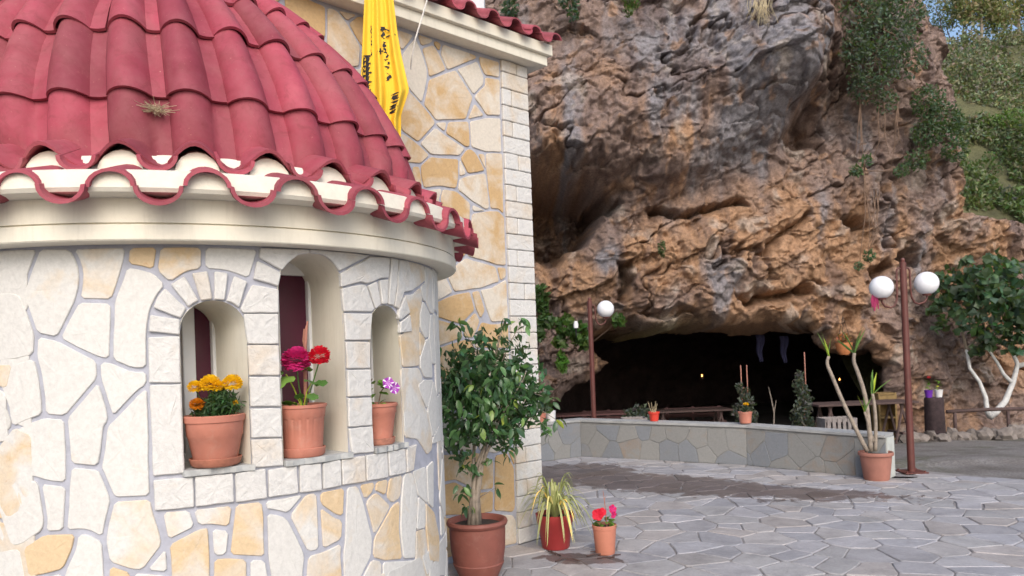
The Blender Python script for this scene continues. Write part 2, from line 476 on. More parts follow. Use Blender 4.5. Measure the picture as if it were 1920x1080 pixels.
# ------------------------------------------------------------------ stone outlines: apse (azimuth in degrees, height), nave (distance along the wall, height)
RUB=[[(-104.17,2.061),(-93.98,2.037),(-97.04,1.866),(-98.27,1.863),(-104.46,1.875)],
[(-93.98,2.037),(-88.64,2.031),(-87.56,1.988),(-86.96,1.935),(-87.12,1.877),(-87.78,1.818),(-91.2,1.666),(-94.98,1.688),(-96.27,1.78),(-97.23,1.844),(-97.04,1.866)],
[(-88.64,2.031),(-79.33,2.033),(-79.94,1.958),(-82,1.811),(-87.65,1.818),(-87.12,1.877),(-86.96,1.935),(-87.56,1.988)],
[(-87.65,1.818),(-82,1.809),(-82.56,1.571),(-84.64,1.581),(-91.2,1.666)],
[(-79.33,2.033),(-74.41,2.035),(-75.18,1.926),(-77.21,1.943),(-79.76,1.954)],
[(-79.76,1.954),(-77.21,1.943),(-75.18,1.926),(-73.25,1.875),(-74.79,1.827),(-75.89,1.771),(-76.43,1.705),(-76.61,1.646),(-76.7,1.531),(-79.26,1.532),(-82.56,1.571),(-82,1.811),(-80.61,1.892)],
[(-104.46,1.875),(-98.27,1.863),(-97.23,1.844),(-96.27,1.78),(-94.98,1.688),(-95.33,1.602),(-98.66,1.585),(-104.93,1.581)],
[(-104.93,1.581),(-99.04,1.581),(-100.57,1.463),(-105.05,1.505)],
[(-105.05,1.505),(-100.57,1.463),(-100.74,1.352),(-100.33,1.258),(-105.47,1.244)],
[(-98.98,1.581),(-95.28,1.6),(-94.55,1.531),(-94.06,1.426),(-94.06,1.361),(-96.58,1.343),(-100,1.312),(-100.69,1.384),(-100.57,1.463)],
[(-94.98,1.688),(-91.2,1.666),(-84.64,1.577),(-84.6,1.502),(-90.29,1.351),(-94.06,1.361),(-94.06,1.426),(-94.55,1.531),(-95.28,1.6)],
[(-84.64,1.577),(-82.56,1.571),(-79.26,1.532),(-76.75,1.531),(-76.72,1.468),(-78.34,1.443),(-82.6,1.337),(-83.19,1.377),(-84.6,1.502)],
[(-84.6,1.502),(-83.19,1.377),(-82.99,1.331),(-83.8,1.309),(-84.37,1.209),(-84.98,1.144),(-87.29,1.153),(-89.85,1.161),(-90.29,1.351)],
[(-82.6,1.337),(-78.34,1.443),(-76.72,1.468),(-76.69,1.33),(-76.83,1.014),(-82.74,1.017),(-83.23,1.038),(-84.68,1.131),(-84.98,1.144),(-84.37,1.209),(-83.8,1.309),(-82.99,1.331)],
[(-100,1.309),(-96.58,1.343),(-94.06,1.361),(-90.29,1.351),(-90.14,1.214),(-90.31,1.085),(-93.42,1.093),(-96.3,1.114),(-99.34,1.119),(-99.86,1.194),(-100.24,1.258)],
[(-105.47,1.244),(-100.24,1.258),(-99.86,1.194),(-99.34,1.119),(-100.64,1.096),(-105.9,0.98)],
[(-103.73,1.017),(-100.65,1.09),(-99.34,1.119),(-96.3,1.114),(-95.15,1.098),(-94.63,1.01),(-94.25,0.944),(-94.69,0.899),(-98.81,0.84),(-100.96,0.836),(-102.67,0.942)],
[(-105.9,0.98),(-103.73,1.017),(-102.67,0.942),(-100.96,0.836),(-106.17,0.818)],
[(-95.15,1.098),(-93.42,1.093),(-90.31,1.081),(-91.02,0.894),(-94.7,0.893),(-94.25,0.944),(-94.63,1.01)],
[(-89.85,1.161),(-87.3,1.152),(-84.98,1.144),(-84.64,1.124),(-83,1.018),(-84.17,0.915),(-84.63,0.857),(-87.09,0.893),(-88.7,0.898),(-91.02,0.894),(-90.31,1.081)],
[(-98.81,0.84),(-94.7,0.893),(-91.02,0.894),(-88.98,0.892),(-89.61,0.824),(-91.36,0.742),(-94.5,0.724),(-97.92,0.711)],
[(-106.17,0.818),(-100.96,0.836),(-98.81,0.84),(-97.92,0.711),(-98.03,0.633),(-106.48,0.626)],
[(-97.92,0.711),(-94.5,0.724),(-91.36,0.742),(-92.35,0.632),(-98.03,0.633)],
[(-88.98,0.892),(-87.1,0.89),(-84.64,0.854),(-84.5,0.753),(-84.54,0.624),(-92.35,0.632),(-91.36,0.742),(-89.61,0.824)],
[(-83,1.015),(-76.83,1.014),(-76.51,0.961),(-75.59,0.88),(-75.15,0.82),(-78.48,0.719),(-80.27,0.723),(-84.1,0.762),(-84.64,0.854),(-84.17,0.915)],
[(-84.1,0.762),(-80.27,0.723),(-80.66,0.616),(-84.54,0.624)],
[(-74.72,0.815),(-74.41,0.699),(-78.48,0.719)],
[(-80.27,0.723),(-78.48,0.719),(-74.41,0.699),(-74.28,0.6),(-80.66,0.616)],
[(-75.49,0.958),(-70.71,0.957),(-69.86,0.876),(-74.67,0.828),(-75.13,0.891)],
[(-70.71,0.957),(-63.68,0.957),(-64.38,0.855),(-67.77,0.877),(-69.86,0.876)],
[(-63.68,0.959),(-58.72,0.959),(-58.45,0.895),(-58.51,0.709),(-64.99,0.742),(-64.39,0.843)],
[(-58.72,0.959),(-50.94,0.962),(-54.4,0.878),(-55.83,0.893),(-57.83,0.909),(-58.43,0.911)],
[(-58.43,0.909),(-55.83,0.89),(-54.41,0.87),(-52.63,0.78),(-51.23,0.694),(-51.82,0.593),(-52.01,0.545),(-57.8,0.574),(-58.51,0.709)],
[(-50.94,0.962),(-48.45,0.962),(-48.36,0.877),(-48.41,0.696),(-51.01,0.696),(-52.63,0.78),(-54.4,0.875)],
[(-74.68,0.821),(-69.86,0.873),(-68.5,0.877),(-67.77,0.872),(-67.65,0.755),(-67.83,0.616),(-74.38,0.637),(-74.47,0.775)],
[(-67.77,0.874),(-64.38,0.852),(-64.99,0.742),(-67.57,0.745),(-67.67,0.811)],
[(-67.57,0.745),(-64.99,0.742),(-61.61,0.724),(-61.79,0.592),(-67.83,0.616)],
[(-61.61,0.724),(-58.51,0.709),(-57.8,0.574),(-61.79,0.592)],
[(-48.33,0.96),(-42.45,0.963),(-42.99,0.819),(-45.02,0.836),(-48.3,0.899)],
[(-48.3,0.899),(-45.02,0.836),(-43.14,0.814),(-43.57,0.721),(-48.12,0.693),(-48.26,0.792)],
[(-42.45,0.963),(-39.37,0.96),(-37.99,0.871),(-36.06,0.694),(-36.56,0.61),(-38.92,0.543),(-40.57,0.473),(-43.83,0.493),(-43.82,0.661),(-43.3,0.72),(-42.99,0.819)],
[(-51.08,0.691),(-47.86,0.695),(-43.44,0.717),(-43.82,0.661),(-43.69,0.492),(-51.9,0.539)],
[(-39.37,0.96),(-34.85,0.958),(-35.46,0.91),(-37.98,0.874)],
[(-34.85,0.958),(-31.03,0.958),(-32.18,0.87),(-34.62,0.904),(-35.46,0.91)],
[(-31.03,0.958),(-26.23,0.961),(-27.42,0.843),(-30.36,0.826),(-32.18,0.87)],
[(-37.99,0.871),(-35.46,0.907),(-34.28,0.9),(-30.57,0.821),(-35.89,0.696)],
[(-30.37,0.823),(-27.43,0.84),(-28.14,0.694),(-27.32,0.537),(-33.21,0.564),(-36.58,0.601),(-36.07,0.691)],
[(-26.23,0.961),(-22.58,0.96),(-20.53,0.824),(-21.88,0.66),(-22.59,0.513),(-27.32,0.537),(-28.14,0.694),(-27.42,0.843)],
[(-36.58,0.601),(-33.9,0.574),(-34.2,0.432),(-40.57,0.473),(-38.92,0.543)],
[(-33.91,0.571),(-27.32,0.537),(-22.59,0.513),(-22.55,0.35),(-34.2,0.432)],
[(-20.53,0.824),(-16.96,0.775),(-17.46,0.642),(-21.91,0.651)],
[(-21.91,0.651),(-17.46,0.642),(-16.18,0.433),(-16.33,0.304),(-22.55,0.35),(-22.59,0.513)],
[(-16.96,0.775),(-11.8,0.697),(-8.5,0.545),(-9.33,0.407),(-16.08,0.459),(-17.13,0.64)],
[(-22.58,0.96),(-15.91,0.96),(-15.63,0.756),(-20.53,0.824)],
[(-15.55,0.958),(-10.87,0.975),(-12.18,0.713),(-15.6,0.762)],
[(-16.08,0.459),(-9.33,0.407),(-9.14,0.25),(-16.33,0.304)],
[(-74.46,2.033),(-67.37,2.035),(-67.49,1.934),(-70.08,1.922),(-72.97,1.875),(-75.14,1.93)],
[(-67.37,2.035),(-57.86,2.032),(-59.77,1.891),(-62.04,1.913),(-64.08,1.928),(-67.49,1.934)],
[(-23.51,1.857),(-19.49,1.868),(-15.45,1.91),(-14.7,1.845),(-16.68,1.758),(-17.65,1.491),(-25.18,1.489),(-25.93,1.657),(-20.92,1.67),(-21.39,1.763)],
[(-21.31,2.035),(-12.41,2.032),(-11.99,1.95),(-19.15,1.889)],
[(-12.41,2.032),(-5.46,2.024),(-4.58,1.779),(-8.84,1.774),(-12.12,1.836),(-11.99,1.95)],
[(-15.45,1.91),(-12.01,1.947),(-12.15,1.83),(-14.36,1.842)],
[(-14.36,1.842),(-9.36,1.771),(-11.38,1.645),(-13.8,1.632),(-16.31,1.686),(-16.68,1.758)],
[(-9.36,1.771),(-3.82,1.777),(-3.17,1.486),(-9.43,1.496),(-10.95,1.645)],
[(-16.96,1.68),(-13.43,1.632),(-17.18,1.536)],
[(-17.18,1.536),(-13.45,1.629),(-10.95,1.645),(-9.47,1.489),(-9.27,1.419),(-15.02,1.425),(-17.65,1.491)],
[(-25.86,1.488),(-17.86,1.484),(-15.69,1.425),(-19.25,1.397),(-16.99,1.323),(-14.09,1.249),(-10.95,1.1),(-11.71,1.032),(-14.74,1.013),(-19.68,1.111),(-25.16,1.135)],
[(-15.71,1.419),(-8.79,1.412),(-14.05,1.257),(-16.99,1.323),(-18.99,1.394)],
[(-8.79,1.412),(-3.61,1.277),(0.85,1.194),(-10.98,1.094),(-14.06,1.254)],
[(-10.98,1.094),(0.85,1.194),(3.06,1.049),(-11.57,1.061)]]
BLK=[[(-73.67,1.859),(-70.36,1.778),(-71.33,1.735),(-75.61,1.78),(-74.88,1.825)],
[(-72.78,1.875),(-70.49,1.909),(-68.35,1.807),(-69.26,1.795),(-70.06,1.78)],
[(-69.39,1.92),(-66.8,1.93),(-66.15,1.812),(-68.05,1.806)],
[(-65.7,1.929),(-63.48,1.922),(-64.14,1.807),(-65.95,1.811)],
[(-62.46,1.911),(-60.24,1.886),(-61.81,1.775),(-62.92,1.796),(-63.94,1.804)],
[(-59.47,1.874),(-54.78,1.855),(-54.93,1.753),(-61.21,1.753),(-61.71,1.77)],
[(-76.09,1.753),(-71.45,1.732),(-71.57,1.667),(-76.45,1.683)],
[(-76.54,1.662),(-71.59,1.663),(-71.58,1.471),(-76.69,1.477)],
[(-76.62,1.468),(-71.58,1.467),(-71.54,1.103),(-76.49,1.099)],
[(-57.93,2.031),(-48.77,2.036),(-48.57,2.021),(-50.96,2.008),(-52.88,1.972),(-54.07,1.938),(-58.1,1.988)],
[(-58.49,1.977),(-54.24,1.928),(-54.84,1.868),(-59.24,1.897)],
[(-61.12,1.75),(-55.01,1.75),(-55.08,1.619),(-60.62,1.622)],
[(-60.63,1.618),(-55.09,1.614),(-55.12,1.483),(-60.54,1.489)],
[(-60.55,1.485),(-55.12,1.478),(-55.07,1.348),(-60.54,1.357)],
[(-60.54,1.351),(-55.08,1.342),(-55.06,1.216),(-60.53,1.225)],
[(-60.54,1.219),(-55.07,1.212),(-54.96,1.094),(-60.51,1.1)],
[(-48.55,2.039),(-40.2,2.039),(-34.61,2.033),(-38.14,1.996),(-42.3,1.947),(-44.27,1.997),(-46.11,2.017),(-48.57,2.021)],
[(-42.22,1.937),(-38.16,1.985),(-34.5,2.029),(-28.61,2.033),(-29.2,1.935),(-32.01,1.925),(-35.48,1.897),(-37.2,1.903),(-42.18,1.874)],
[(-42.04,1.867),(-37.22,1.892),(-35.91,1.889),(-33.91,1.78),(-34.55,1.764),(-41.72,1.761)],
[(-41.73,1.755),(-34.57,1.756),(-35.31,1.628),(-41.55,1.629)],
[(-41.56,1.624),(-35.32,1.621),(-35.58,1.494),(-41.37,1.498)],
[(-41.38,1.493),(-35.47,1.49),(-35.49,1.363),(-41.4,1.368)],
[(-41.41,1.363),(-35.5,1.357),(-35.53,1.224),(-41.54,1.23)],
[(-41.55,1.224),(-35.54,1.22),(-35.31,1.097),(-40.84,1.103)],
[(-35.44,1.888),(-32.83,1.912),(-31.88,1.802),(-33.44,1.777)],
[(-32.15,1.917),(-29.36,1.928),(-29.86,1.804),(-31.54,1.801)],
[(-28.16,2.034),(-25.62,2.034),(-26.43,1.899),(-27.88,1.797),(-29.57,1.804)],
[(-25.28,2.033),(-21.42,2.034),(-19.48,1.887),(-23.79,1.87),(-25.98,1.782),(-27.53,1.796),(-26.22,1.899)],
[(-26.12,1.777),(-23.52,1.851),(-21.63,1.767),(-25.62,1.727),(-26.44,1.734)],
[(-25.64,1.718),(-21.65,1.76),(-21.16,1.672),(-26,1.662)],
[(-76.5,1.085),(-70.17,1.085),(-70.14,0.96),(-76.41,0.96)],
[(-69.92,1.086),(-63.73,1.085),(-63.69,0.964),(-69.96,0.962)],
[(-63.4,1.085),(-58.14,1.09),(-58.04,0.963),(-63.44,0.962)],
[(-57.79,1.083),(-52.5,1.088),(-52.35,0.967),(-57.86,0.965)],
[(-52.06,1.089),(-47.8,1.084),(-47.75,0.963),(-52.14,0.967)],
[(-47.38,1.085),(-43.55,1.087),(-43.55,0.968),(-47.57,0.966)],
[(-43.35,1.086),(-37.8,1.088),(-37.81,0.965),(-43.35,0.969)],
[(-37.46,1.089),(-31.59,1.087),(-31.46,0.962),(-37.58,0.966)],
[(-31.31,1.089),(-25.59,1.084),(-25.42,0.961),(-31.04,0.965)],
[(-25.09,1.082),(-20.8,1.092),(-22.56,0.963),(-25.08,0.959)]]
NAV=[[(-2.16,3.871),(-2.001,3.91),(-1.953,3.902),(-1.852,3.894),(-1.858,3.666),(-1.907,3.674),(-2.01,3.686),(-2.043,3.69),(-2.111,3.646),(-2.126,3.673),(-2.151,3.752)],
[(-1.852,3.894),(-1.775,3.893),(-1.693,3.824),(-1.592,3.685),(-1.605,3.54),(-1.761,3.488),(-1.864,3.575),(-1.861,3.665)],
[(-1.775,3.893),(-1.609,3.902),(-1.693,3.824)],
[(-1.609,3.902),(-1.389,3.91),(-1.399,3.672),(-1.592,3.685),(-1.693,3.824)],
[(-2.111,3.646),(-2.043,3.687),(-2.01,3.686),(-1.861,3.662),(-1.864,3.575),(-1.913,3.526),(-2.076,3.405),(-2.153,3.539)],
[(-2.289,3.746),(-2.17,3.828),(-2.151,3.752),(-2.117,3.64),(-2.18,3.532),(-2.214,3.639),(-2.252,3.754)],
[(-2.418,3.712),(-2.289,3.746),(-2.252,3.754),(-2.214,3.639),(-2.18,3.532),(-2.389,3.529),(-2.444,3.68)],
[(-2.434,3.809),(-2.163,3.87),(-2.17,3.828),(-2.284,3.75),(-2.418,3.714),(-2.432,3.742)],
[(-2.529,3.781),(-2.434,3.809),(-2.427,3.733),(-2.418,3.714),(-2.444,3.68),(-2.535,3.587)],
[(-1.907,3.527),(-1.864,3.575),(-1.761,3.488),(-1.79,3.364),(-1.964,3.379)],
[(-1.761,3.488),(-1.605,3.54),(-1.592,3.685),(-1.399,3.672),(-1.384,3.563),(-1.413,3.333),(-1.77,3.262)],
[(-1.34,3.891),(-1.124,3.89),(-1.243,3.734),(-1.321,3.801)],
[(-1.125,3.88),(-1.074,3.805),(-1.019,3.66),(-1.019,3.595),(-1.08,3.385),(-1.196,3.469),(-1.294,3.625),(-1.243,3.734)],
[(-1.111,3.91),(-0.946,3.907),(-0.973,3.86),(-1.074,3.81)],
[(-1.074,3.81),(-0.96,3.868),(-0.9,3.808),(-0.835,3.692),(-1.016,3.593),(-1.025,3.669)],
[(-0.946,3.907),(-0.871,3.891),(-0.9,3.808),(-0.967,3.864)],
[(-0.871,3.896),(-0.532,3.888),(-0.527,3.852),(-0.749,3.732),(-0.835,3.687),(-0.9,3.808)],
[(-0.518,3.891),(-0.283,3.894),(-0.288,3.753),(-0.456,3.737),(-0.502,3.811)],
[(-0.749,3.73),(-0.527,3.85),(-0.502,3.811),(-0.456,3.731),(-0.46,3.667),(-0.576,3.553)],
[(-0.456,3.737),(-0.283,3.754),(-0.294,3.444),(-0.451,3.418),(-0.57,3.533),(-0.569,3.565),(-0.46,3.667)],
[(-1.016,3.593),(-0.835,3.687),(-0.749,3.727),(-0.577,3.542),(-0.66,3.349),(-0.961,3.284),(-1.074,3.386)],
[(-0.571,3.512),(-0.458,3.416),(-0.654,3.351)],
[(-1.418,3.38),(-1.294,3.625),(-1.196,3.469),(-1.074,3.386),(-0.961,3.284),(-0.969,3.253),(-1.129,3.092),(-1.274,3.155)],
[(-0.961,3.284),(-0.846,3.31),(-0.876,3.209),(-0.965,3.253)],
[(-0.846,3.31),(-0.633,3.352),(-0.627,3.143),(-0.677,3.13),(-0.879,3.206)],
[(-0.633,3.352),(-0.451,3.414),(-0.289,3.439),(-0.294,3.147),(-0.479,3.124),(-0.627,3.14)],
[(-0.969,3.248),(-0.877,3.204),(-0.673,3.128),(-0.741,3.053),(-1.023,3.02),(-1.127,3.093)],
[(-1.274,3.155),(-1.129,3.092),(-1.02,3.021),(-1.112,2.939),(-1.255,2.928),(-1.412,2.985)],
[(-0.674,3.125),(-0.627,3.14),(-0.57,3.11),(-0.475,2.977),(-0.667,2.925),(-0.744,3.042)],
[(-0.57,3.11),(-0.479,3.124),(-0.475,2.982)],
[(-0.48,3.129),(-0.285,3.156),(-0.296,2.641),(-0.361,2.684),(-0.448,2.678),(-0.469,2.903),(-0.477,2.979)],
[(-1.122,2.934),(-1.026,3.018),(-0.747,3.042),(-0.755,2.888),(-0.781,2.795),(-0.93,2.797),(-1.098,2.761),(-1.122,2.85)],
[(-1.197,2.922),(-1.122,2.934),(-1.098,2.767),(-1.197,2.78)],
[(-1.348,2.901),(-1.197,2.922),(-1.197,2.78),(-1.354,2.76)],
[(-0.744,3.048),(-0.667,2.926),(-0.759,2.887)],
[(-0.759,2.885),(-0.667,2.926),(-0.477,2.973),(-0.447,2.681),(-0.495,2.665),(-0.635,2.716),(-0.781,2.791)],
[(-1.354,2.755),(-1.098,2.761),(-0.93,2.797),(-0.918,2.762),(-0.947,2.707),(-0.953,2.583),(-1.363,2.543)],
[(-0.924,2.793),(-0.784,2.791),(-0.643,2.709),(-0.657,2.563),(-0.7,2.533),(-0.94,2.584),(-0.947,2.718)],
[(-0.638,2.71),(-0.495,2.662),(-0.639,2.635)],
[(-0.642,2.634),(-0.451,2.675),(-0.361,2.682),(-0.291,2.636),(-0.293,2.234),(-0.399,2.234),(-0.718,2.292),(-0.681,2.353),(-0.657,2.558)],
[(-0.94,2.579),(-0.7,2.533),(-0.657,2.558),(-0.681,2.353),(-0.718,2.292),(-0.81,2.234),(-1.008,2.229)],
[(-0.718,2.287),(-0.406,2.234),(-0.368,2.103),(-0.583,2.042),(-0.847,2.008),(-0.908,2.12),(-0.81,2.234)],
[(-0.406,2.234),(-0.293,2.232),(-0.295,2.145),(-0.368,2.103)],
[(-1.135,2.222),(-0.81,2.234),(-0.908,2.12),(-0.847,2.008),(-1.008,1.937),(-1.149,1.899)],
[(-1.06,1.925),(-0.85,2.001),(-0.684,2.03),(-0.639,1.877),(-0.786,1.764),(-1.064,1.826)],
[(-0.678,2.025),(-0.592,2.043),(-0.533,1.878),(-0.591,1.798),(-0.639,1.882)],
[(-0.592,2.043),(-0.457,2.067),(-0.293,2.145),(-0.29,1.788),(-0.484,1.778),(-0.533,1.889)],
[(-0.773,1.764),(-0.639,1.877),(-0.591,1.798),(-0.663,1.659),(-0.766,1.661)],
[(-1.064,1.826),(-0.786,1.764),(-0.766,1.661),(-1.075,1.59)],
[(-0.663,1.659),(-0.584,1.798),(-0.484,1.778),(-0.29,1.788),(-0.294,1.571),(-0.667,1.58)],
[(-1.075,1.59),(-0.766,1.661),(-0.663,1.659),(-0.667,1.58),(-0.715,1.375),(-1.086,1.346)],
[(-0.667,1.58),(-0.294,1.571),(-0.296,1.324),(-0.715,1.375)],
[(-1.086,1.346),(-0.715,1.375),(-0.599,1.359),(-0.637,1.113),(-1.095,1.14)],
[(-0.599,1.359),(-0.296,1.324),(-0.294,1.086),(-0.637,1.113)],
[(-0.689,1.099),(-0.288,1.067),(-0.276,0.793),(-0.491,0.747),(-0.661,0.794)],
[(-1.074,1.131),(-0.689,1.099),(-0.661,0.794),(-1.087,0.829)],
[(-0.491,0.747),(-0.357,0.753),(-0.28,0.616),(-0.289,0.296),(-0.321,0.257),(-0.528,0.304),(-0.501,0.699)],
[(-0.357,0.753),(-0.276,0.788),(-0.28,0.622)],
[(-1.087,0.824),(-0.661,0.789),(-0.501,0.705),(-0.516,0.475),(-0.704,0.492),(-0.903,0.6),(-1.098,0.593)],
[(-1.098,0.593),(-0.903,0.6),(-0.704,0.487),(-0.713,0.304),(-1.108,0.373)],
[(-0.704,0.487),(-0.516,0.472),(-0.531,0.299),(-0.713,0.304)],
[(-0.528,0.298),(-0.322,0.252),(-0.271,0.193),(-0.273,0.005),(-0.499,0.007),(-0.522,0.27)],
[(-1.108,0.368),(-0.713,0.304),(-0.522,0.27),(-0.499,0.007),(-1.122,0.045)]]

# ------------------------------------------------------------------ ground
def ground_z(x, y):
    return -0.03 - 0.075 * min(max(y - 9.6, 0), 7.0)
def build_ground():
    xs = np.concatenate([np.linspace(-80, -8, 10), np.linspace(-6, 16, 150), np.linspace(18, 80, 10)])
    ys = np.concatenate([np.linspace(-30, 3, 8), np.linspace(4, 20, 140), np.linspace(22, 120, 12)])
    X, Y = np.meshgrid(xs, ys, indexing='ij')
    Z = -0.03 - 0.075 * np.clip(Y - 9.6, 0, 7.0)
    Z = Z + np.where(Y > 8.2, 0.025 * fbm(X * 1.3, Y * 1.3, X * 0, 3, 5), 0) * np.clip((Y - 8.2) / 2, 0, 1) - np.where(Y < 9.5, 0.03, 0)
    V = np.stack([X, Y, Z], -1).reshape(-1, 3)
    nx, ny = len(xs), len(ys)
    i = (np.arange(nx - 1)[:, None] * ny + np.arange(ny - 1)[None, :]).ravel()
    Fq = np.stack([i, i + ny, i + ny + 1, i + 1], -1)
    m, n, b = base_mat('dirt')
    co = objco(n)
    c = ramp(n, noise(n, 1.3, 6, 0.65, co), [(0.30, (0.13, 0.115, 0.102)), (0.5, (0.21, 0.192, 0.18)), (0.66, (0.26, 0.245, 0.235))])
    g = ramp(n, noise(n, 0.75, 5, 0.7, co, 0.6), [(0.50, 0.0), (0.64, 0.7)])
    c = mix(n, g, c, (0.07, 0.075, 0.025))
    p = ramp(n, noise(n, 35, 4, 0.7, co), [(0.35, 0.6), (0.65, 1.15)])
    n.links.new(mix(n, 1.0, c, p, 'MULTIPLY'), b.inputs['Base Color'])
    b.inputs['Roughness'].default_value = 0.95
    bump(n, b, noise(n, 22, 10, 0.75, co), 0.8, 0.03)
    return tag(link('ground', npmesh('ground', V, Fq, m, True)), kind='structure')
build_ground()

# ------------------------------------------------------------------ polygons
def poly_area(P):
    return 0.5 * sum(P[i][0] * P[(i + 1) % len(P)][1] - P[(i + 1) % len(P)][0] * P[i][1] for i in range(len(P)))
def inset(P, d):
    """move every edge of a simple polygon inwards by d (P counter-clockwise)"""
    n = len(P)
    out = []
    for i in range(n):
        a, b, c = Vector(P[i - 1]), Vector(P[i]), Vector(P[(i + 1) % n])
        e1, e2 = (b - a), (c - b)
        if e1.length < 1e-6 or e2.length < 1e-6:
            out.append(tuple(b))
            continue
        e1.normalize(); e2.normalize()
        n1, n2 = Vector((-e1.y, e1.x)), Vector((-e2.y, e2.x))
        k = n1 + n2
        if k.length < 0.2:
            k = n1
        k = k / max(k.dot(n1), 0.45) if k.length > 0 else n1
        q = b + k * d
        out.append((q.x, q.y))
    return out
def soften(P, t=0.12, jit=0.0, r=rnd, seg=0.07, cut=0.012):
    """cut the corners and break long edges a little so that a slab has a hand-cut outline"""
    out = []
    n = len(P)
    for i in range(n):
        a, b, c = Vector(P[i - 1]), Vector(P[i]), Vector(P[(i + 1) % n])
        ta = min(t, cut / max((b - a).length, 1e-4), 0.4)
        tc = min(t, cut / max((c - b).length, 1e-4), 0.4)
        out.append(tuple(b.lerp(a, ta)))
        out.append(tuple(b.lerp(c, tc)))
        L = (c - b).length
        k = int(L / seg)
        for j in range(1, k):
            q = b.lerp(c, j / k)
            e = (c - b).normalized()
            q = q + Vector((-e.y, e.x)) * r.uniform(-jit, jit)
            out.append(tuple(q))
    return out
def centroid(P):
    return (sum(p[0] for p in P) / len(P), sum(p[1] for p in P) / len(P))
def slab(P, mapf, d0, d1, bev, r=rnd, rough=0.0, rings=1):
    """a thick slab over polygon P (2D, ccw); mapf(u, v, d) puts it on the wall at height d above it"""
    n = len(P)
    vs = [mapf(u, v, d0) for u, v in P] + [mapf(u, v, d1 - bev) for u, v in P]
    I = inset(P, bev)
    vs += [mapf(u, v, d1) for u, v in I]
    fs = []
    for k in range(2):
        for i in range(n):
            j = (i + 1) % n
            fs.append((k * n + i, k * n + j, (k + 1) * n + j, (k + 1) * n + i))
    c = centroid(I)
    b0 = 2 * n
    for q in range(rings):
        t = (q + 1) / (rings + 1)
        vs += [mapf(u + (c[0] - u) * t, v + (c[1] - v) * t, d1 + r.uniform(-rough, rough)) for u, v in I]
        for i in range(n):
            j = (i + 1) % n
            fs.append((b0 + i, b0 + j, b0 + n + j, b0 + n + i))
        b0 += n
    vs.append(mapf(c[0], c[1], d1 + r.uniform(-rough, rough)))
    for i in range(n):
        fs.append((b0 + i, b0 + (i + 1) % n, len(vs) - 1))
    return vs, fs
def voronoi(seeds, box, near=24):
    """clipped Voronoi cells of seeds in box (x0, y0, x1, y1)"""
    S = np.array(seeds)
    cells = []
    for i, s in enumerate(S):
        d = ((S - s) ** 2).sum(1)
        P = [(box[0], box[1]), (box[2], box[1]), (box[2], box[3]), (box[0], box[3])]
        for j in np.argsort(d)[1:near]:
            m = (S[j] + s) / 2
            nrm = S[j] - s
            Q = []
            for k in range(len(P)):
                a, b = P[k], P[(k + 1) % len(P)]
                da = (a[0] - m[0]) * nrm[0] + (a[1] - m[1]) * nrm[1]
                db = (b[0] - m[0]) * nrm[0] + (b[1] - m[1]) * nrm[1]
                if da <= 0: Q.append(a)
                if (da < 0) != (db < 0) and da != db:
                    t = da / (da - db)
                    Q.append((a[0] + (b[0] - a[0]) * t, a[1] + (b[1] - a[1]) * t))
            P = Q
            if len(P) < 3: break
        Q = []
        for k in range(len(P)):                      # drop tiny edges
            if not Q or (P[k][0] - Q[-1][0]) ** 2 + (P[k][1] - Q[-1][1]) ** 2 > 0.0006:
                Q.append(P[k])
        if len(Q) >= 3:
            cells.append(Q)
    return cells
def scatter(box, step, jit, r):
    pts = []
    y = box[1]
    row = 0
    while y < box[3]:
        x = box[0] + (step * 0.5 if row % 2 else 0)
        while x < box[2]:
            pts.append((x + r.uniform(-jit, jit) * step, y + r.uniform(-jit, jit) * step))
            x += step
        y += step * 0.9
        row += 1
    return pts
def clip(P, px, py, nx, ny):
    """keep the part of P where (p - (px,py)) . (nx,ny) <= 0"""
    Q = []
    for k in range(len(P)):
        a, b = P[k], P[(k + 1) % len(P)]
        da = (a[0] - px) * nx + (a[1] - py) * ny
        db = (b[0] - px) * nx + (b[1] - py) * ny
        if da <= 0: Q.append(a)
        if (da < 0) != (db < 0) and da != db:
            t = da / (da - db)
            Q.append((a[0] + (b[0] - a[0]) * t, a[1] + (b[1] - a[1]) * t))
    return Q

# ------------------------------------------------------------------ the chapel
CX, CY, RA = -1.7872, 4.3913, 1.3549            # apse axis and radius
X0, Y0, WANG = 0.1874, 6.2974, 0.8122           # nave corner and the direction of its east wall
WD = Vector((math.sin(WANG), math.cos(WANG), 0))
WN = Vector((math.cos(WANG), -math.sin(WANG), 0))
THN = math.atan2(WN.y, WN.x)
THC = R_(-67.85)                                # azimuth of the ridge that faces the viewer
ZC, ZG, ZB, ZSILL, ZNAVE = 2.0395, 2.1063, 0.965, 1.11, 3.9146
chapel = thing('chapel', 'small stone chapel with rounded apse, red tiled roof and cream cornices', 'chapel', (X0, Y0, 0))
def ap(th, z, r):
    return (CX + r * math.cos(th), CY + r * math.sin(th), z)
def apw(u, v, d):                               # u = arc length on the wall face
    return ap(u / RA, v, RA + d)
def nvw(u, v, d):
    p = Vector((X0, Y0, 0)) + WD * u + WN * d
    return (p.x, p.y, v)
TH0, TH1 = THN - R_(89), THN + R_(89)
WINS = [(-66.1, 5.45, 1.681, 1.808, 0.32), (-48.3, 6.60, 1.870, 2.023, 0.33), (-30.5, 4.90, 1.680, 1.798, 0.32)]   # centre, half width (deg), spring z, top z, depth
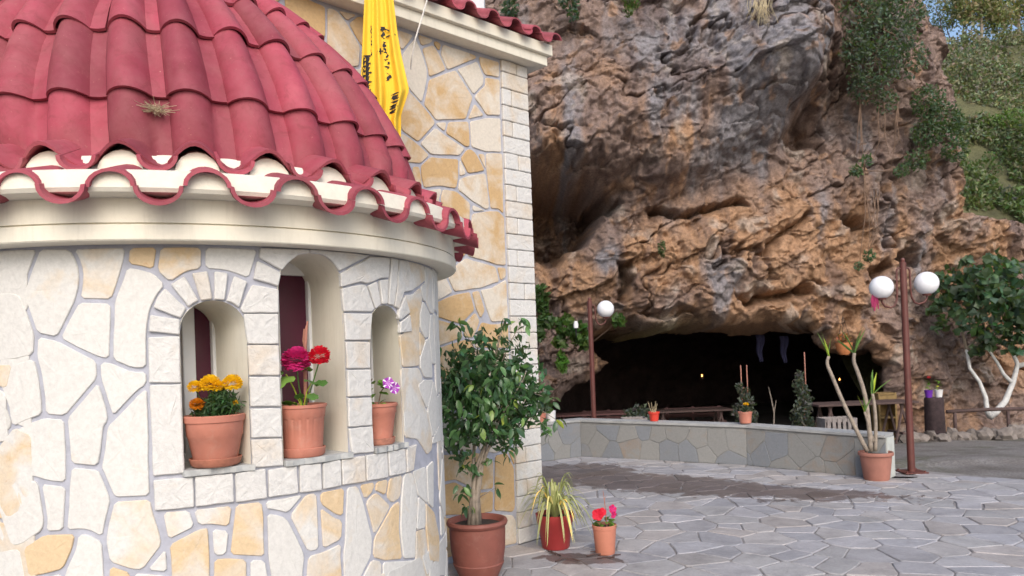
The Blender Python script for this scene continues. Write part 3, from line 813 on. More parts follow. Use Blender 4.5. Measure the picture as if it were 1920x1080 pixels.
def build_apse_wall():
    ths = set(np.round(np.linspace(TH0, TH1, 200), 5))
    for c, h, zs, zt, dp in WINS:
        for k in np.linspace(-1, 1, 21):
            ths.add(round(R_(c + h * k), 5))
    ths = sorted(ths)
    cl = []
    for t in ths:                               # drop columns that nearly coincide
        if cl and t - cl[-1] < 0.0009:
            continue
        cl.append(t)
    def hole(t0, t1):
        m = math.degrees((t0 + t1) / 2)
        for W in WINS:
            if abs(m - W[0]) < W[1]:
                return W
    def top(W, t):
        k = min(1, abs(math.degrees(t) - W[0]) / W[1])
        return W[2] + (W[3] - W[2]) * math.sqrt(max(0, 1 - k * k))
    vs, fs = [], []
    def quad(a, b, za0, za1, zb0, zb1):
        n = len(vs)
        vs.extend([ap(a, za0, RA), ap(b, zb0, RA), ap(b, zb1, RA), ap(a, za1, RA)])
        fs.append((n, n + 1, n + 2, n + 3))
    for a, b in zip(cl, cl[1:]):
        W = hole(a, b)
        if W:
            quad(a, b, 0, ZSILL, 0, ZSILL)
            quad(a, b, top(W, a), ZC + 0.02, top(W, b), ZC + 0.02)
        else:
            quad(a, b, -0.1, ZC + 0.02, -0.1, ZC + 0.02)
    return obj('apse_wall', vs, fs, M['mortar'], chapel, world=True)
apse = build_apse_wall()
def stone(name, P, mapf, mat, parent, ochre, d1=0.008, joint=0.0085, jit=0.002, bev=0.003, rough=0.0008, rings=1, seg=0.07, shade=None, cut=0.012):
    if poly_area(P) < 0:
        P = P[::-1]
    P = inset(P, joint) if joint else P
    if poly_area(P) < 0.0006:
        return None
    P = soften(P, 0.3, jit, rnd, seg, cut)
    vs, fs = slab(P, mapf, -0.004, d1 + rnd.uniform(-0.0015, 0.0015), bev, rough=rough, rings=rings)
    o = obj(name, vs, fs, mat, parent)
    o.color = (ochre, rnd.uniform(0.6, 1.0) if shade is None else shade, 0, 1)
    return o
def inwin(P):
    c = centroid(P)
    return False
OCH = {2: .35, 4: .75, 7: .6, 20: .95, 24: .3, 25: .8, 27: .2, 28: .25, 29: .35, 30: .5, 34: .55, 36: .55, 38: .75, 39: .5, 41: .4, 42: .45, 43: .5, 44: .55, 45: .4, 46: .6, 52: .6, 58: .4, 59: .35, 64: .5, 66: .3, 56: .45, 33: .35, 48: .3, 51: .35}
for i, P in enumerate(RUB):
    Q = [(R_(a) * RA, min(z, ZC - 0.002)) for a, z in P]
    mt = sum(a for a, z in P) / len(P)
    stone('stone', Q, apw, M['slab'], apse, OCH.get(i, rnd.uniform(-0.12, 0.12)), shade=rnd.uniform(0.85, 1.0), joint=0.0085 if mt < -40 else 0.006 if mt < -24 else 0.0025)
for P in BLK:
    Q = [(R_(a) * RA, min(z, ZC - 0.002)) for a, z in P]
    stone('dressed_stone', Q, apw, M['block'], apse, rnd.choice([-.1, 0, .05, .1, .3]), d1=0.016, joint=0.0008, jit=0.0016, bev=0.004, rough=0.0015, rings=1, seg=0.035, shade=rnd.uniform(0.88, 1.0), cut=0.004)
# the rest of the apse face, out of the picture: below the last traced course, left of the frame and round the right side
r2 = random.Random(12)
umin, umax = R_(-94.5) * RA, R_(-1.5) * RA
low = min(min(z for a, z in P) for P in RUB)
for box, st in (((TH0 * RA, 0.0, TH1 * RA, 0.52), 0.26), ((TH0 * RA, 0.52, R_(-96) * RA, ZC), 0.3), ((R_(-6.5) * RA, 0.52, TH1 * RA, ZC), 0.26)):
    for P in voronoi(scatter(box, st, 0.42, r2), box):
        stone('stone', P, apw, M['slab'], apse, r2.choice([-.1, 0, .1, .4]))
# window niches: reveals cut parallel to the chapel's axis, frame with pane, slate sill
for wi, (c, h, zs, zt, dp) in enumerate(WINS):
    t = R_(c)
    nrm, tan = WN, WD
    mid = Vector(ap(t, 0, RA))
    out = [(-1, ZSILL)] + [(-math.cos(R_(a)), zs + (zt - zs) * math.sin(R_(a))) for a in range(0, 181, 9)] + [(1, ZSILL)]
    V, Fs = [], []
    ks = []
    for k, z in out:
        a = Vector(ap(R_(c + h * k), z, RA + 0.008))
        V.append(a)
        d = (a - mid).dot(tan)
        ks.append(d)
        q = mid - nrm * dp + tan * d
        V.append((q.x, q.y, z))
    m = len(out)
    for i in range(m - 1):
        Fs.append((2 * i, 2 * i + 2, 2 * i + 3, 2 * i + 1))
    Fs.append((2 * m - 2, 0, 1, 2 * m - 1))
    auto_smooth(obj('reveal', V, Fs, M['plaster'], chapel, world=True), 60)
    k0, k1 = min(ks), max(ks)
    kc = (k0 + k1) / 2
    ang = math.pi / 2 - WANG
    f = MB()
    wp = mid - nrm * (dp - 0.018)
    for kk, wd in ((k0 - 0.01, 0.05), ((kc + 0.004, 0.055) if wi != 1 else (kc - 0.035, 0.055)), (k1 + 0.012, 0.05)):
        q = wp + tan * kk
        f.box((q.x, q.y, (ZSILL + zt) / 2 + 0.01), (wd, 0.034, zt - ZSILL + 0.06), ang)
    q = wp + tan * kc
    zr = 1.955 if wi == 1 else zt + 0.02
    f.box((q.x, q.y, zr + 0.05), (k1 - k0, 0.03, 0.10), ang)
    f.box((q.x, q.y, ZSILL + 0.02), (k1 - k0, 0.03, 0.05), ang)
    win = f.build('window', M['white_paint'], chapel, world=True)
    g = MB()
    q = wp - nrm * 0.016 + tan * kc
    g.box((q.x, q.y, (ZSILL + zt) / 2), (k1 - k0 + 0.04, 0.01, zt - ZSILL + 0.06), ang)
    g.build('pane', M['glass'], win)
    P = []
    for d, e in ((k0, 1), (k1, 1)):
        q = mid - nrm * (dp - 0.04) + tan * d
        P.append((q.x, q.y))
    for k in np.linspace(1.10, -0.98, 12):
        a = Vector(ap(R_(c + h * k), 0, RA + 0.022 + rnd.uniform(-0.006, 0.008)))
        P.append((a.x, a.y))
    n = len(P)
    vv = [(x, y, ZSILL - 0.020) for x, y in P] + [(x, y, ZSILL + 0.005) for x, y in P]
    ff = [tuple(range(n))[::-1], tuple(range(n, 2 * n))] + [(i, (i + 1) % n, n + (i + 1) % n, n + i) for i in range(n)]
    obj('sill', vv, ff, M['slate'], chapel, world=True)

# apse cornice: one turned moulding
def lean(z):
    """the crown of the roof leans along the nave wall as it rises"""
    return 0.20 * min(max((z - 2.42) / 1.45, 0), 1) ** 1.25
def dap(th, z, r):
    p = ap(th, z, r)
    k = lean(z)
    return (p[0] - WD.x * k, p[1] - WD.y * k, z)
def ring(name, prof, mat, n=120, parent=chapel, smooth=True):
    vs, fs = [], []
    ths = np.linspace(TH0, TH1, n)
    for t in ths:
        for r, z in prof:
            vs.append(dap(t, z, r))
    m = len(prof)
    for i in range(n - 1):
        for k in range(m - 1):
            fs.append((i * m + k, (i + 1) * m + k, (i + 1) * m + k + 1, i * m + k + 1))
    o = obj(name, vs, fs, mat, parent, world=parent is chapel)
    if smooth:
        auto_smooth(o, 25)
    return o
RO = RA + 0.12
ring('cornice', [(RA - 0.03, ZC), (RO - 0.004, ZC - 0.001), (RO, ZC + 0.004), (RO, ZG - 0.007), (RO - 0.003, ZG - 0.004), (RO - 0.018, ZG - 0.003), (RO - 0.018, ZG + 0.001), (RO - 0.006, ZG + 0.003), (RO - 0.006, 2.283), (RO - 0.012, 2.287), (RA - 0.15, 2.289)], M['cream'])
# roof
PITCHA = R_(12.1)
def dome(s):                                    # s: distance up the slope from the eave; returns r, z, slope normal
    i = min(max(np.searchsorted(DS, s) - 1, 0), len(DS) - 2)
    t = (s - DS[i]) / (DS[i + 1] - DS[i])
    r = DR[i] + (DR[i + 1] - DR[i]) * t
    z = DZ[i] + (DZ[i + 1] - DZ[i]) * t
    dr, dz = DR[i + 1] - DR[i], DZ[i + 1] - DZ[i]
    L = math.hypot(dr, dz)
    return r, z, dz / L, -dr / L
tt = np.linspace(0, 1, 80)
DR = np.concatenate([[1.36], 1.185 * (1 - tt ** 2) ** 0.76])
DZ = np.concatenate([[2.335], 2.42 + 1.38 * tt])
DS = np.concatenate([[0], np.cumsum(np.hypot(np.diff(DR), np.diff(DZ)))])
ROWS = [0.0, 0.465, 0.83, 1.16, 1.50, 1.82, 2.1]
roof = ring('roof', [(1.43, 2.262), (1.36, 2.30), (1.20, 2.45)] + [(max(float(r) - 0.045, 0.02), float(z) - 0.03) for r, z in zip(DR[4::6], DZ[4::6])], M['fill'], 100, chapel)
def prof_h(u, eave):
    """height of the tile section across its width, u in 0..1: high roll then a flatter pan"""
    if eave:
        return 0.048 + 0.050 * math.cos(2 * math.pi * (u - 0.5))
    if u < 0.70:
        return 0.012 + 0.074 * math.sin(math.pi * u / 0.70) ** 0.72
    return 0.012 - 0.006 * math.sin(math.pi * (u - 0.70) / 0.30)
def tile(th, s0, s1, eave, r):
    nu, nv = 15, 4
    vs, fs = [], []
    wob, dt = r.uniform(-0.006, 0.006), r.uniform(-0.008, 0.008)
    for lay in (0, 1):
        for j in range(nv):
            v = j / (nv - 1)
            s = s0 + wob + (s1 - s0) * v
            rr, z, nr, nz = dome(max(s, 0))
            for i in range(nu):
                u = i / (nu - 1)
                e = max(0, 1 - v * 3) if eave else 0
                h = prof_h(u, False) * (1 - e) + prof_h(u + (0.15 if eave else 0), True) * e if eave else prof_h(u, False)
                sc = 0.55 + 0.45 * rr / 1.25
                h = h * sc + 0.024 * (1 - v) - lay * 0.015
                t = th + (u - 0.35) * PITCHA * (1.0 + 0.03 * (1 - v)) + dt * (1 - v)
                q = dap(t, z, rr)
                vs.append((q[0] + math.cos(t) * nr * h, q[1] + math.sin(t) * nr * h, z + nz * h))
    L = nu * nv
    for lay in (0, 1):
        for j in range(nv - 1):
            for i in range(nu - 1):
                q = [lay * L + j * nu + i, lay * L + j * nu + i + 1, lay * L + (j + 1) * nu + i + 1, lay * L + (j + 1) * nu + i]
                fs.append(tuple(q if lay == 0 else q[::-1]))
    for i in range(nu - 1):
        fs.append((i + 1, i, L + i, L + i + 1))
    for j in range(nv - 1):
        fs.append((j * nu, (j + 1) * nu, L + (j + 1) * nu, L + j * nu))
        fs.append(((j + 1) * nu + nu - 1, j * nu + nu - 1, L + j * nu + nu - 1, L + (j + 1) * nu + nu - 1))
    return vs, fs
rt = random.Random(5)
KS = [k for k in range(-7, 11) if TH0 + 0.02 < THC + k * PITCHA < TH1 - 0.02]
for row in range(6):
    for k in KS:
        vs, fs = tile(THC + k * PITCHA, ROWS[row], ROWS[row + 1] + 0.055, row == 0, rt)
        auto_smooth(obj('tile', vs, fs, M['tile'], roof), 40)
def half_pipe(th, r0, r1, z0, z1, rad, up, r, th_w=0.016):
    """short clay gutter or cover tile lying radially; up=True opens upwards"""
    n = 11
    vs, fs = [], []
    tw = r.uniform(-0.05, 0.05)
    for lay in (0, 1):
        for j, (rr, z) in enumerate(((r0, z0), (r1, z1))):
            for i in range(n):
                a = math.pi * i / (n - 1)
                R2 = (rad if j == 0 else rad * 0.93) - lay * th_w
                x = -math.cos(a) * R2
                h = math.sin(a) * R2 * (0.83 if up else 0.80)
                h = -h if up else h
                base = Vector(ap(th, z + h + x * tw, rr))
                tn = Vector((-math.sin(th), math.cos(th), 0))
                vs.append(base + tn * x)
    L = 2 * n
    for lay in (0, 1):
        for i in range(n - 1):
            q = [lay * L + i, lay * L + i + 1, lay * L + n + i + 1, lay * L + n + i]
            fs.append(tuple(q[::-1] if (lay == 0) != up else q))
    for i in range(n - 1):
        fs.append((i, i + 1, L + i + 1, L + i))
        fs.append((n + i + 1, n + i, L + n + i, L + n + i + 1))
    for i in (0, n - 1):
        fs.append((i, n + i, L + n + i, L + i))
    return vs, fs
for k in KS:                                    # lower eave course: covers over the ridges, gutters between
    t = THC + k * PITCHA + rt.uniform(-0.006, 0.006)
    w2 = PITCHA * 1.59 / 4
    vs, fs = half_pipe(t + 0.02, 1.595 + rt.uniform(-.012, .012), 1.36, 2.225 + rt.uniform(-.004, .004), 2.30, w2 * 1.05, False, rt)
    auto_smooth(obj('eave_tile', vs, fs, M['tile'], roof), 40)
    vs, fs = half_pipe(t + 0.02 + PITCHA / 2, 1.60 + rt.uniform(-.012, .012), 1.36, 2.229 + rt.uniform(-.004, .004), 2.30, w2 * 1.06, True, rt)
    auto_smooth(obj('eave_tile', vs, fs, M['tile'], roof), 40)
    vs, fs = half_pipe(t + PITCHA / 2, 1.405 + rt.uniform(-.01, .01), 1.25, 2.392 + rt.uniform(-.004, .004), 2.46, PITCHA * 1.40 / 4 * 1.05, True, rt)
    auto_smooth(obj('eave_tile', vs, fs, M['tile'], roof), 40)
# mortar bedding between the two eave courses and in the mouths of the rolls
ring('eave_bedding', [(1.47, 2.205), (1.562, 2.21), (1.572, 2.225), (1.563, 2.290), (1.548, 2.298), (1.41, 2.325), (1.375, 2.34), (1.28, 2.42)], M['fill'], 120)
for k in KS:
    t = THC + k * PITCHA
    vs, fs = [], []
    n = 9
    for j, (rr, dz) in enumerate(((1.378, 0.0), (1.30, 0.03))):
        for i in range(n):
            a = math.pi * i / (n - 1)
            vs.append(ap(t - math.cos(a) * PITCHA * 0.30, 2.335 + dz + math.sin(a) * 0.088, rr - 0.02 * math.sin(a)))
    fs = [(i + 1, i, n + i, n + i + 1) for i in range(n - 1)] + [tuple(range(n))]
    obj('mortar_plug', vs, fs, M['fill'], roof)
# dry nest of straw caught on the roof
def straw_tuft(th, s, size, nstr):
    r, z, nr, nz = dome(s)
    c = Vector(dap(th, z + nz * 0.05, r + nr * 0.05))
    mb = MB()
    for i in range(nstr):
        d = Vector((rnd.gauss(0, 1), rnd.gauss(0, 1), rnd.gauss(0, 0.5))) * size * 0.35
        e = Vector((rnd.gauss(0, 1), rnd.gauss(0, 1), rnd.gauss(0, 0.5))) * size * 0.3
        mb.tube([c + e - d, c + e * 0.6 + d * 0.2, c + e + d], 0.0011, 4, False)
    return tag(mb.build('straw', M['straw'], None), 'small tuft of dry grey straw caught between the red roof tiles', 'straw')
straw_tuft(THC - PITCHA * 0.55, 0.40, 0.075, 70)

# nave: east wall in the picture, the flank and a plain body behind it
WL = 5.2
def nave_body():
    A = Vector((X0, Y0, 0))
    B = A - WD * WL
    C = B - WN * 5.0
    D = A - WN * 5.0
    z0, z1 = -0.6, ZNAVE + 0.02
    q = [A, B, C, D]
    vs = [(p.x, p.y, z0) for p in q] + [(p.x, p.y, z1) for p in q]
    fs = [(i, (i + 1) % 4, 4 + (i + 1) % 4, 4 + i) for i in range(4)] + [(4, 5, 6, 7)]
    return obj('nave_wall', vs, fs, M['mortar'], chapel, world=True)
nave = nave_body()
NW = {6: -.1, 12: -.35, 18: -.3, 25: -.45}
QW = 0.283
for i, P in enumerate(NAV):
    Q = []
    for u, z in P:
        Q.append((min(u, -QW - 0.002), min(z, ZNAVE - 0.004)))
    stone('stone', Q, nvw, M['ochre'], nave, NW.get(i, rnd.choice([.25, .4, .5, .6, .72])), d1=0.010, joint=0.0105, jit=0.003, shade=rnd.uniform(0.85, 1.0))
um = min(min(u for u, z in P) for P in NAV[:11])
box = (-WL, 2.2, um, ZNAVE)
for P in voronoi(scatter(box, 0.36, 0.4, r2), box):
    stone('stone', P, nvw, M['ochre'], nave, r2.choice([-.1, .1, .3, .5]))
# quoins at the corner
zq = 0.0
i = 0
while zq < ZNAVE - 0.03:
    hq = 0.1303 + rnd.uniform(-0.006, 0.006)
    z1 = min(zq + hq, ZNAVE - 0.003)
    cuts = [-QW, 0.016] if i % 2 == 0 else [-QW, -QW + QW * rnd.choice([0.36, 0.42, 0.55, 0.6]), 0.016]
    for a, b in zip(cuts, cuts[1:]):
        P = [(a, zq), (b, zq), (b, z1), (a, z1)]
        stone('quoin', P, nvw, M['block'], nave, rnd.choice([0, .1, .25, .4, .5]), d1=0.024, joint=0.0030, jit=0.002, bev=0.006, rough=0.0015, rings=1, seg=0.04, shade=rnd.uniform(0.85, 1.0), cut=0.006)
    zq += hq
    i += 1
# nave cornice with a return, its tiled eave and the white upper wall
def sweep(name, prof, mat, parent=chapel, world=True):
    """profile (offset, z) along the east wall and round the corner along the flank"""
    vs, fs = [], []
    A = Vector((X0, Y0, 0))
    for o_, z in prof:
        a = A - WD * WL + WN * o_
        b = A + WD * o_ + WN * o_
        c = A + WD * o_ - WN * 5
        vs += [(p.x, p.y, z) for p in (a, b, c)]
    for i in range(len(prof) - 1):
        for k in range(2):
            fs.append((i * 3 + k, i * 3 + k + 1, (i + 1) * 3 + k + 1, (i + 1) * 3 + k))
    return obj(name, vs, fs, mat, parent, world=world)
OW = 0.1357
sweep('cornice', [(-0.02, ZNAVE), (OW - 0.003, ZNAVE), (OW, ZNAVE + 0.003), (OW, ZNAVE + 0.075), (OW - 0.004, ZNAVE + 0.079), (OW + 0.03, ZNAVE + 0.082), (OW + 0.033, ZNAVE + 0.085), (OW + 0.033, ZNAVE + 0.17), (OW - 0.05, ZNAVE + 0.215), (-0.5, ZNAVE + 0.26)], M['cream'])
ZT = ZNAVE + 0.21
def deck():
    """nave roof deck rising from the eave to the white upper wall"""
    A = Vector((X0, Y0, 0))
    q = [(A - WD * WL + WN * (OW - 0.02), ZT - 0.03), (A + WD * (OW - 0.02) + WN * (OW - 0.02), ZT - 0.03), (A - WD * 0.75 - WN * 0.75, ZT + 0.30), (A - WD * WL - WN * 0.75, ZT + 0.30)]
    return obj('nave_roof', [(p.x, p.y, z) for p, z in q], [(0, 1, 2, 3)], M['fill'], chapel, world=True)
ndeck = deck()
def nave_tile(u, up):
    n = 11
    vs, fs = [], []
    pit = 0.232
    rad = pit / 4 * 1.08
    for lay in (0, 1):
        for j, (o_, z) in enumerate(((OW + 0.10, ZT - 0.01), (OW - 0.30, ZT + 0.15))):
            for i in range(n):
                a = math.pi * i / (n - 1)
                R2 = rad - lay * 0.014
                h = math.sin(a) * R2 * (-0.8 if up else 0.8)
                p = Vector((X0, Y0, 0)) + WD * (u - math.cos(a) * R2) + WN * o_
                vs.append((p.x, p.y, z + h))
    L = 2 * n
    for lay in (0, 1):
        for i in range(n - 1):
            q = [lay * L + i, lay * L + i + 1, lay * L + n + i + 1, lay * L + n + i]
            fs.append(tuple(q))
    for i in range(n - 1):
        fs.append((i, i + 1, L + i + 1, L + i))
    for i in (0, n - 1):
        fs.append((i, n + i, L + n + i, L + i))
    return vs, fs
u = OW + 0.02
while u > -2.6:
    for up, du in ((False, 0), (True, -0.116)):
        vs, fs = nave_tile(u + du + rnd.uniform(-0.006, 0.006), up)
        auto_smooth(obj('tile', vs, fs, M['tile'], ndeck), 40)
    u -= 0.232
p = at(931, 12, 6.45)
b = MB()
su = ((p - Vector((X0, Y0, 0))).dot(WD)) + 0.13
c = Vector((X0, Y0, 0)) + WD * (su - 1.6) - WN * 1.2
b.box((c.x, c.y, ZT + 0.95), (3.2, 1.6, 2.2), math.pi / 2 - WANG)
b.build('upper_wall', M['white_paint'], chapel, world=True)

# flag on the nave front
def flag():
    root = thing('flag', 'yellow flag with black emblem hanging in folds against the chapel front', 'flag', (0, 0, 0))
    L = [(684, -110), (683, 0), (680, 60), (678, 110), (676, 160), (674, 200), (684, 250), (700, 290)]
    Rr = [(720, -110), (738, 0), (745, 60), (753, 105), (762, 145), (767, 168), (752, 215), (751, 268)]
    nu = 40
    DF = 4.85
    vs, fs = [], []
    rows = []
    for k in range(len(L) - 1):
        for t in np.linspace(0, 1, 7)[:-1]:
            rows.append((L[k][0] + (L[k + 1][0] - L[k][0]) * t, L[k][1] + (L[k + 1][1] - L[k][1]) * t, Rr[k][0] + (Rr[k + 1][0] - Rr[k][0]) * t, Rr[k][1] + (Rr[k + 1][1] - Rr[k][1]) * t))
    def fold(u, v):
        return 0.030 * math.sin(u * 15.5 + 0.6 + 0.25 * v) + 0.014 * math.sin(u * 31 + 1.0) - 0.05 * (u - 0.5)
    def pt(u, v, lift=0.0):
        j = v * (len(rows) - 1)
        a = min(int(j), len(rows) - 2)
        t = j - a
        q = [rows[a][m] + (rows[a + 1][m] - rows[a][m]) * t for m in range(4)]
        return at(q[0] + (q[2] - q[0]) * u, q[1] + (q[3] - q[1]) * u, DF - fold(u, v * 4) * (0.3 + v) - lift)
    nr = 44
    for j in range(nr):
        for i in range(nu):
            vs.append(pt(i / (nu - 1), j / (nr - 1)))
    for j in range(nr - 1):
        for i in range(nu - 1):
            fs.append((j * nu + i, (j + 1) * nu + i, (j + 1) * nu + i + 1, j * nu + i + 1))
    cl = obj('cloth', vs, fs, M['flag'], root, True)
    sm = cl.modifiers.new('thickness', 'SOLIDIFY')
    sm.thickness = 0.0015
    # black print: strips of emblem that show between the folds
    def strip(lo, hi, v0, v1, n=26, notch=0.0, seed=1):
        q = random.Random(seed)
        V, Fs = [], []
        for i in range(n + 1):
            v = v0 + (v1 - v0) * i / n
            a, b = lo(v) + q.uniform(0, notch), hi(v) - q.uniform(0, notch)
            for s in range(4):
                V.append(pt(max(0.01, a + (b - a) * s / 3), v, 0.003))
        for i in range(n):
            if notch > 0.05 and q.random() < 0.16:
                continue
            for s in range(3):
                Fs.append((i * 4 + s, i * 4 + s + 1, i * 4 + s + 5, i * 4 + s + 4))
        return V, Fs
    mb = MB()
    def V(py):
        k = max(j for j in range(len(L) - 1) if L[j][1] <= py)
        return (k * 6 + 6 * (py - L[k][1]) / (L[k + 1][1] - L[k][1])) / (len(rows) - 1)
    mb.add(*strip(lambda v: 0.02, lambda v: 0.26 - 0.05 * abs(math.sin(v * 60)), V(104), V(192), 40, 0.03, 2))
    mb.add(*strip(lambda v: 0.22, lambda v: 0.27, V(48), V(106), 20, 0.03, 3))
    mb.add(*strip(lambda v: 0.50, lambda v: 0.66, V(50), V(96), 18, 0.09, 4))
    mb.add(*strip(lambda v: 0.55, lambda v: 0.70, V(92), V(160), 24, 0.11, 5))
    mb.add(*strip(lambda v: 0.62, lambda v: 0.86, V(196), V(240), 20, 0.10, 6))
    mb.add(*strip(lambda v: 0.40, lambda v: 0.56, V(96.5), V(99), 2, 0, 7))
    mb.add(*strip(lambda v: 0.465, lambda v: 0.50, V(92), V(104), 3, 0, 8))
    for (a, b) in (((0.62, 54), (0.93, 66)), ((0.93, 66), (0.66, 70))):
        A_, B_ = Vector(pt(a[0], V(a[1]), 0.004)), Vector(pt(b[0], V(b[1]), 0.004))
        mb.tube([A_, A_.lerp(B_, 0.5) + Vector((0, -0.004, 0.004)), B_], 0.0045, 5)
    mb.build('emblem', M['black'], root)
    yb = MB()                                   # yellow feather wedges inside the dark wing
    for j in range(9):
        for s in range(2):
            v = V(110 + j * 9 + s * 4)
            u_ = 0.06 + 0.11 * s
            yb.add([pt(u_, v + 0.012, 0.006), pt(u_ + 0.05, v + 0.014, 0.006), pt(u_ + 0.04, v - 0.006, 0.006)], [(0, 1, 2)])
    yb.build('feather_print', M['flag'], root)
    t = MB()
    a, b2 = pt(0.0, 0.0), pt(1.0, 0.0)
    top = (a + b2) / 2
    t.tube([top + Vector((0.05, 0.25, 0.0)), top + Vector((0, 0.02, 0.015)), top + Vector((-0.03, -0.12, 0.03))], 0.012, 8)
    t.build('pole', M['dark_wood'], root)
flag()
r_ = MB()
r_.tube([at(806, -70, 5.18), at(800, 2, 5.17), at(789, 40, 5.16), at(779, 72, 5.16), at(772, 108, 5.2), at(770, 130, 5.25)], 0.0055, 6)
tag(r_.build('rope', M['rope']), 'thin white twisted rope hanging beside the yellow flag', 'rope')

# ------------------------------------------------------------------ cliff with the cave
CTRL = [(980,-60,14.2),(1150,-60,14),(1300,-60,13.6),(1500,-60,13.2),(1600,-60,14.4),(1750,-60,15.5),
(980,60,13.8),(1100,60,13.6),(1250,60,13.4),(1400,60,12.9),(1530,60,12.4),(1600,80,14.3),(1680,60,14.6),(1780,60,14.8),
(980,150,13.5),(1100,150,13.1),(1250,150,13.1),(1400,150,12.8),(1530,130,12.6),(1590,170,14.8),(1680,170,14.4),(1790,150,14.6),
(980,230,13.2),(1100,240,12.8),(1250,230,13.1),(1380,230,13.3),(1490,200,13.9),(1580,230,15.0),(1700,240,14.4),(1800,240,14.7),
(1000,285,13.1),(1100,285,13.0),(1250,300,13.4),(1400,300,13.9),(1600,300,14.3),(1720,300,14.2),(1815,320,14.7),
(1000,350,14.3),(1080,350,14.3),(1150,345,14.2),(1250,370,14.2),(1350,360,14.0),(1500,350,14.1),(1620,370,14.3),(1720,370,14.4),(1830,390,15),(1930,380,15.5),
(1000,430,14.8),(1080,430,14.6),(1150,430,14.2),(1300,430,13.8),(1450,430,13.8),(1600,430,14.4),(1720,440,14.4),(1850,450,15),(1960,450,16),
(1000,510,14.8),(1100,500,14.4),(1200,500,13.9),(1350,500,13.7),(1500,500,13.9),(1650,510,14.5),(1780,500,15.2),(1920,500,15.5),
(1000,580,15),(1100,570,14.4),(1250,570,13.9),(1400,570,13.9),(1540,570,14.1),(1650,590,14.6),(1780,600,15.3),(1920,600,15.6),
(1220,615,14.1),(1300,610,14.0),(1420,610,14.0),(1520,612,14.1),(1580,655,14.5),(1650,655,14.6),
(1020,660,15),(1100,660,15.1),(1170,640,15.4),(1710,680,14.9),(1800,700,15.2),(1920,700,15.4),
(1020,740,15),(1060,780,15.4),(1710,780,15),(1800,810,15.2),(1930,810,15.2),(2000,100,15.5),(2000,300,15.5),(2100,600,16),(2100,800,16),(860,100,14.5),(860,400,15),(860,700,15.5)]
MOUTH = [(1030,850),(1030,796),(1090,752),(1160,716),(1192,692),(1168,668),(1135,640),(1185,628),(1240,634),(1290,624),(1400,620),(1525,621),(1545,652),(1600,670),(1660,668),(1692,700),(1700,850)]
POCKETS = [([(900,312),(1000,308),(1050,318),(1110,332),(1180,352),(1150,372),(1125,400),(1100,440),(1060,470),(1000,470),(900,480)], 2.0, 0.24),
 ([(1556,110),(1590,140),(1604,190),(1598,238),(1530,246),(1490,238),(1530,205),(1550,160)], 0.8, 0.30),
 ([(1395,548),(1450,535),(1540,532),(1575,545),(1545,560),(1470,556),(1420,562)], 0.7, 0.16),
 ([(1168,478),(1186,470),(1194,520),(1188,560),(1172,556)], 0.6, 0.12),
 ([(1630,392),(1665,385),(1680,412),(1650,430)], 0.7, 0.15),
 ([(1755,452),(1800,448),(1808,475),(1770,482)], 0.7, 0.15),
 ([(1240,372),(1340,378),(1420,362),(1430,370),(1340,392),(1250,392)], 0.8, 0.18),
 ([(1440,468),(1500,415),(1545,380),(1550,388),(1505,428),(1450,476)], 0.5, 0.12),
 ([(1690,500),(1730,470),(1742,490),(1705,530)], 0.6, 0.15),
 ([(1210,580),(1290,570),(1330,590),(1260,600)], 0.45, 0.12)]
def inside(px, py, poly):
    r = np.zeros(px.shape, bool)
    n = len(poly)
    for i in range(n):
        x1, y1 = poly[i]
        x2, y2 = poly[(i + 1) % n]
        c = ((y1 > py) != (y2 > py)) & (px < (x2 - x1) * (py - y1) / (y2 - y1 + 1e-12) + x1)
        r ^= c
    return r
def seg_dist(px, py, poly):
    d = np.full(px.shape, 1e9)
    n = len(poly)
    for i in range(n):
        x1, y1 = poly[i]
        x2, y2 = poly[(i + 1) % n]
        dx, dy = x2 - x1, y2 - y1
        t = np.clip(((px - x1) * dx + (py - y1) * dy) / (dx * dx + dy * dy + 1e-12), 0, 1)
        d = np.minimum(d, np.hypot(px - x1 - t * dx, py - y1 - t * dy))
    return d
def rbf(ctrl, X, Z):
    P = np.array([[c[0], c[2], c[1]] for c in ctrl])
    n = len(P)
    def phi(r2):
        return 0.5 * r2 * np.log(r2 + 1e-9)
    d2 = ((P[:, None, :2] - P[None, :, :2]) ** 2).sum(-1)
    A = np.zeros((n + 3, n + 3))
    A[:n, :n] = phi(d2) + np.eye(n) * 0.02
    A[:n, n] = 1; A[n, :n] = 1
    A[:n, n + 1:] = P[:, :2]; A[n + 1:, :n] = P[:, :2].T
    w_ = np.linalg.solve(A, np.concatenate([P[:, 2], [0, 0, 0]]))
    r = w_[n] + w_[n + 1] * X + w_[n + 2] * Z
    for i in range(n):
        r = r + w_[i] * phi((X - P[i, 0]) ** 2 + (Z - P[i, 1]) ** 2)
    return r
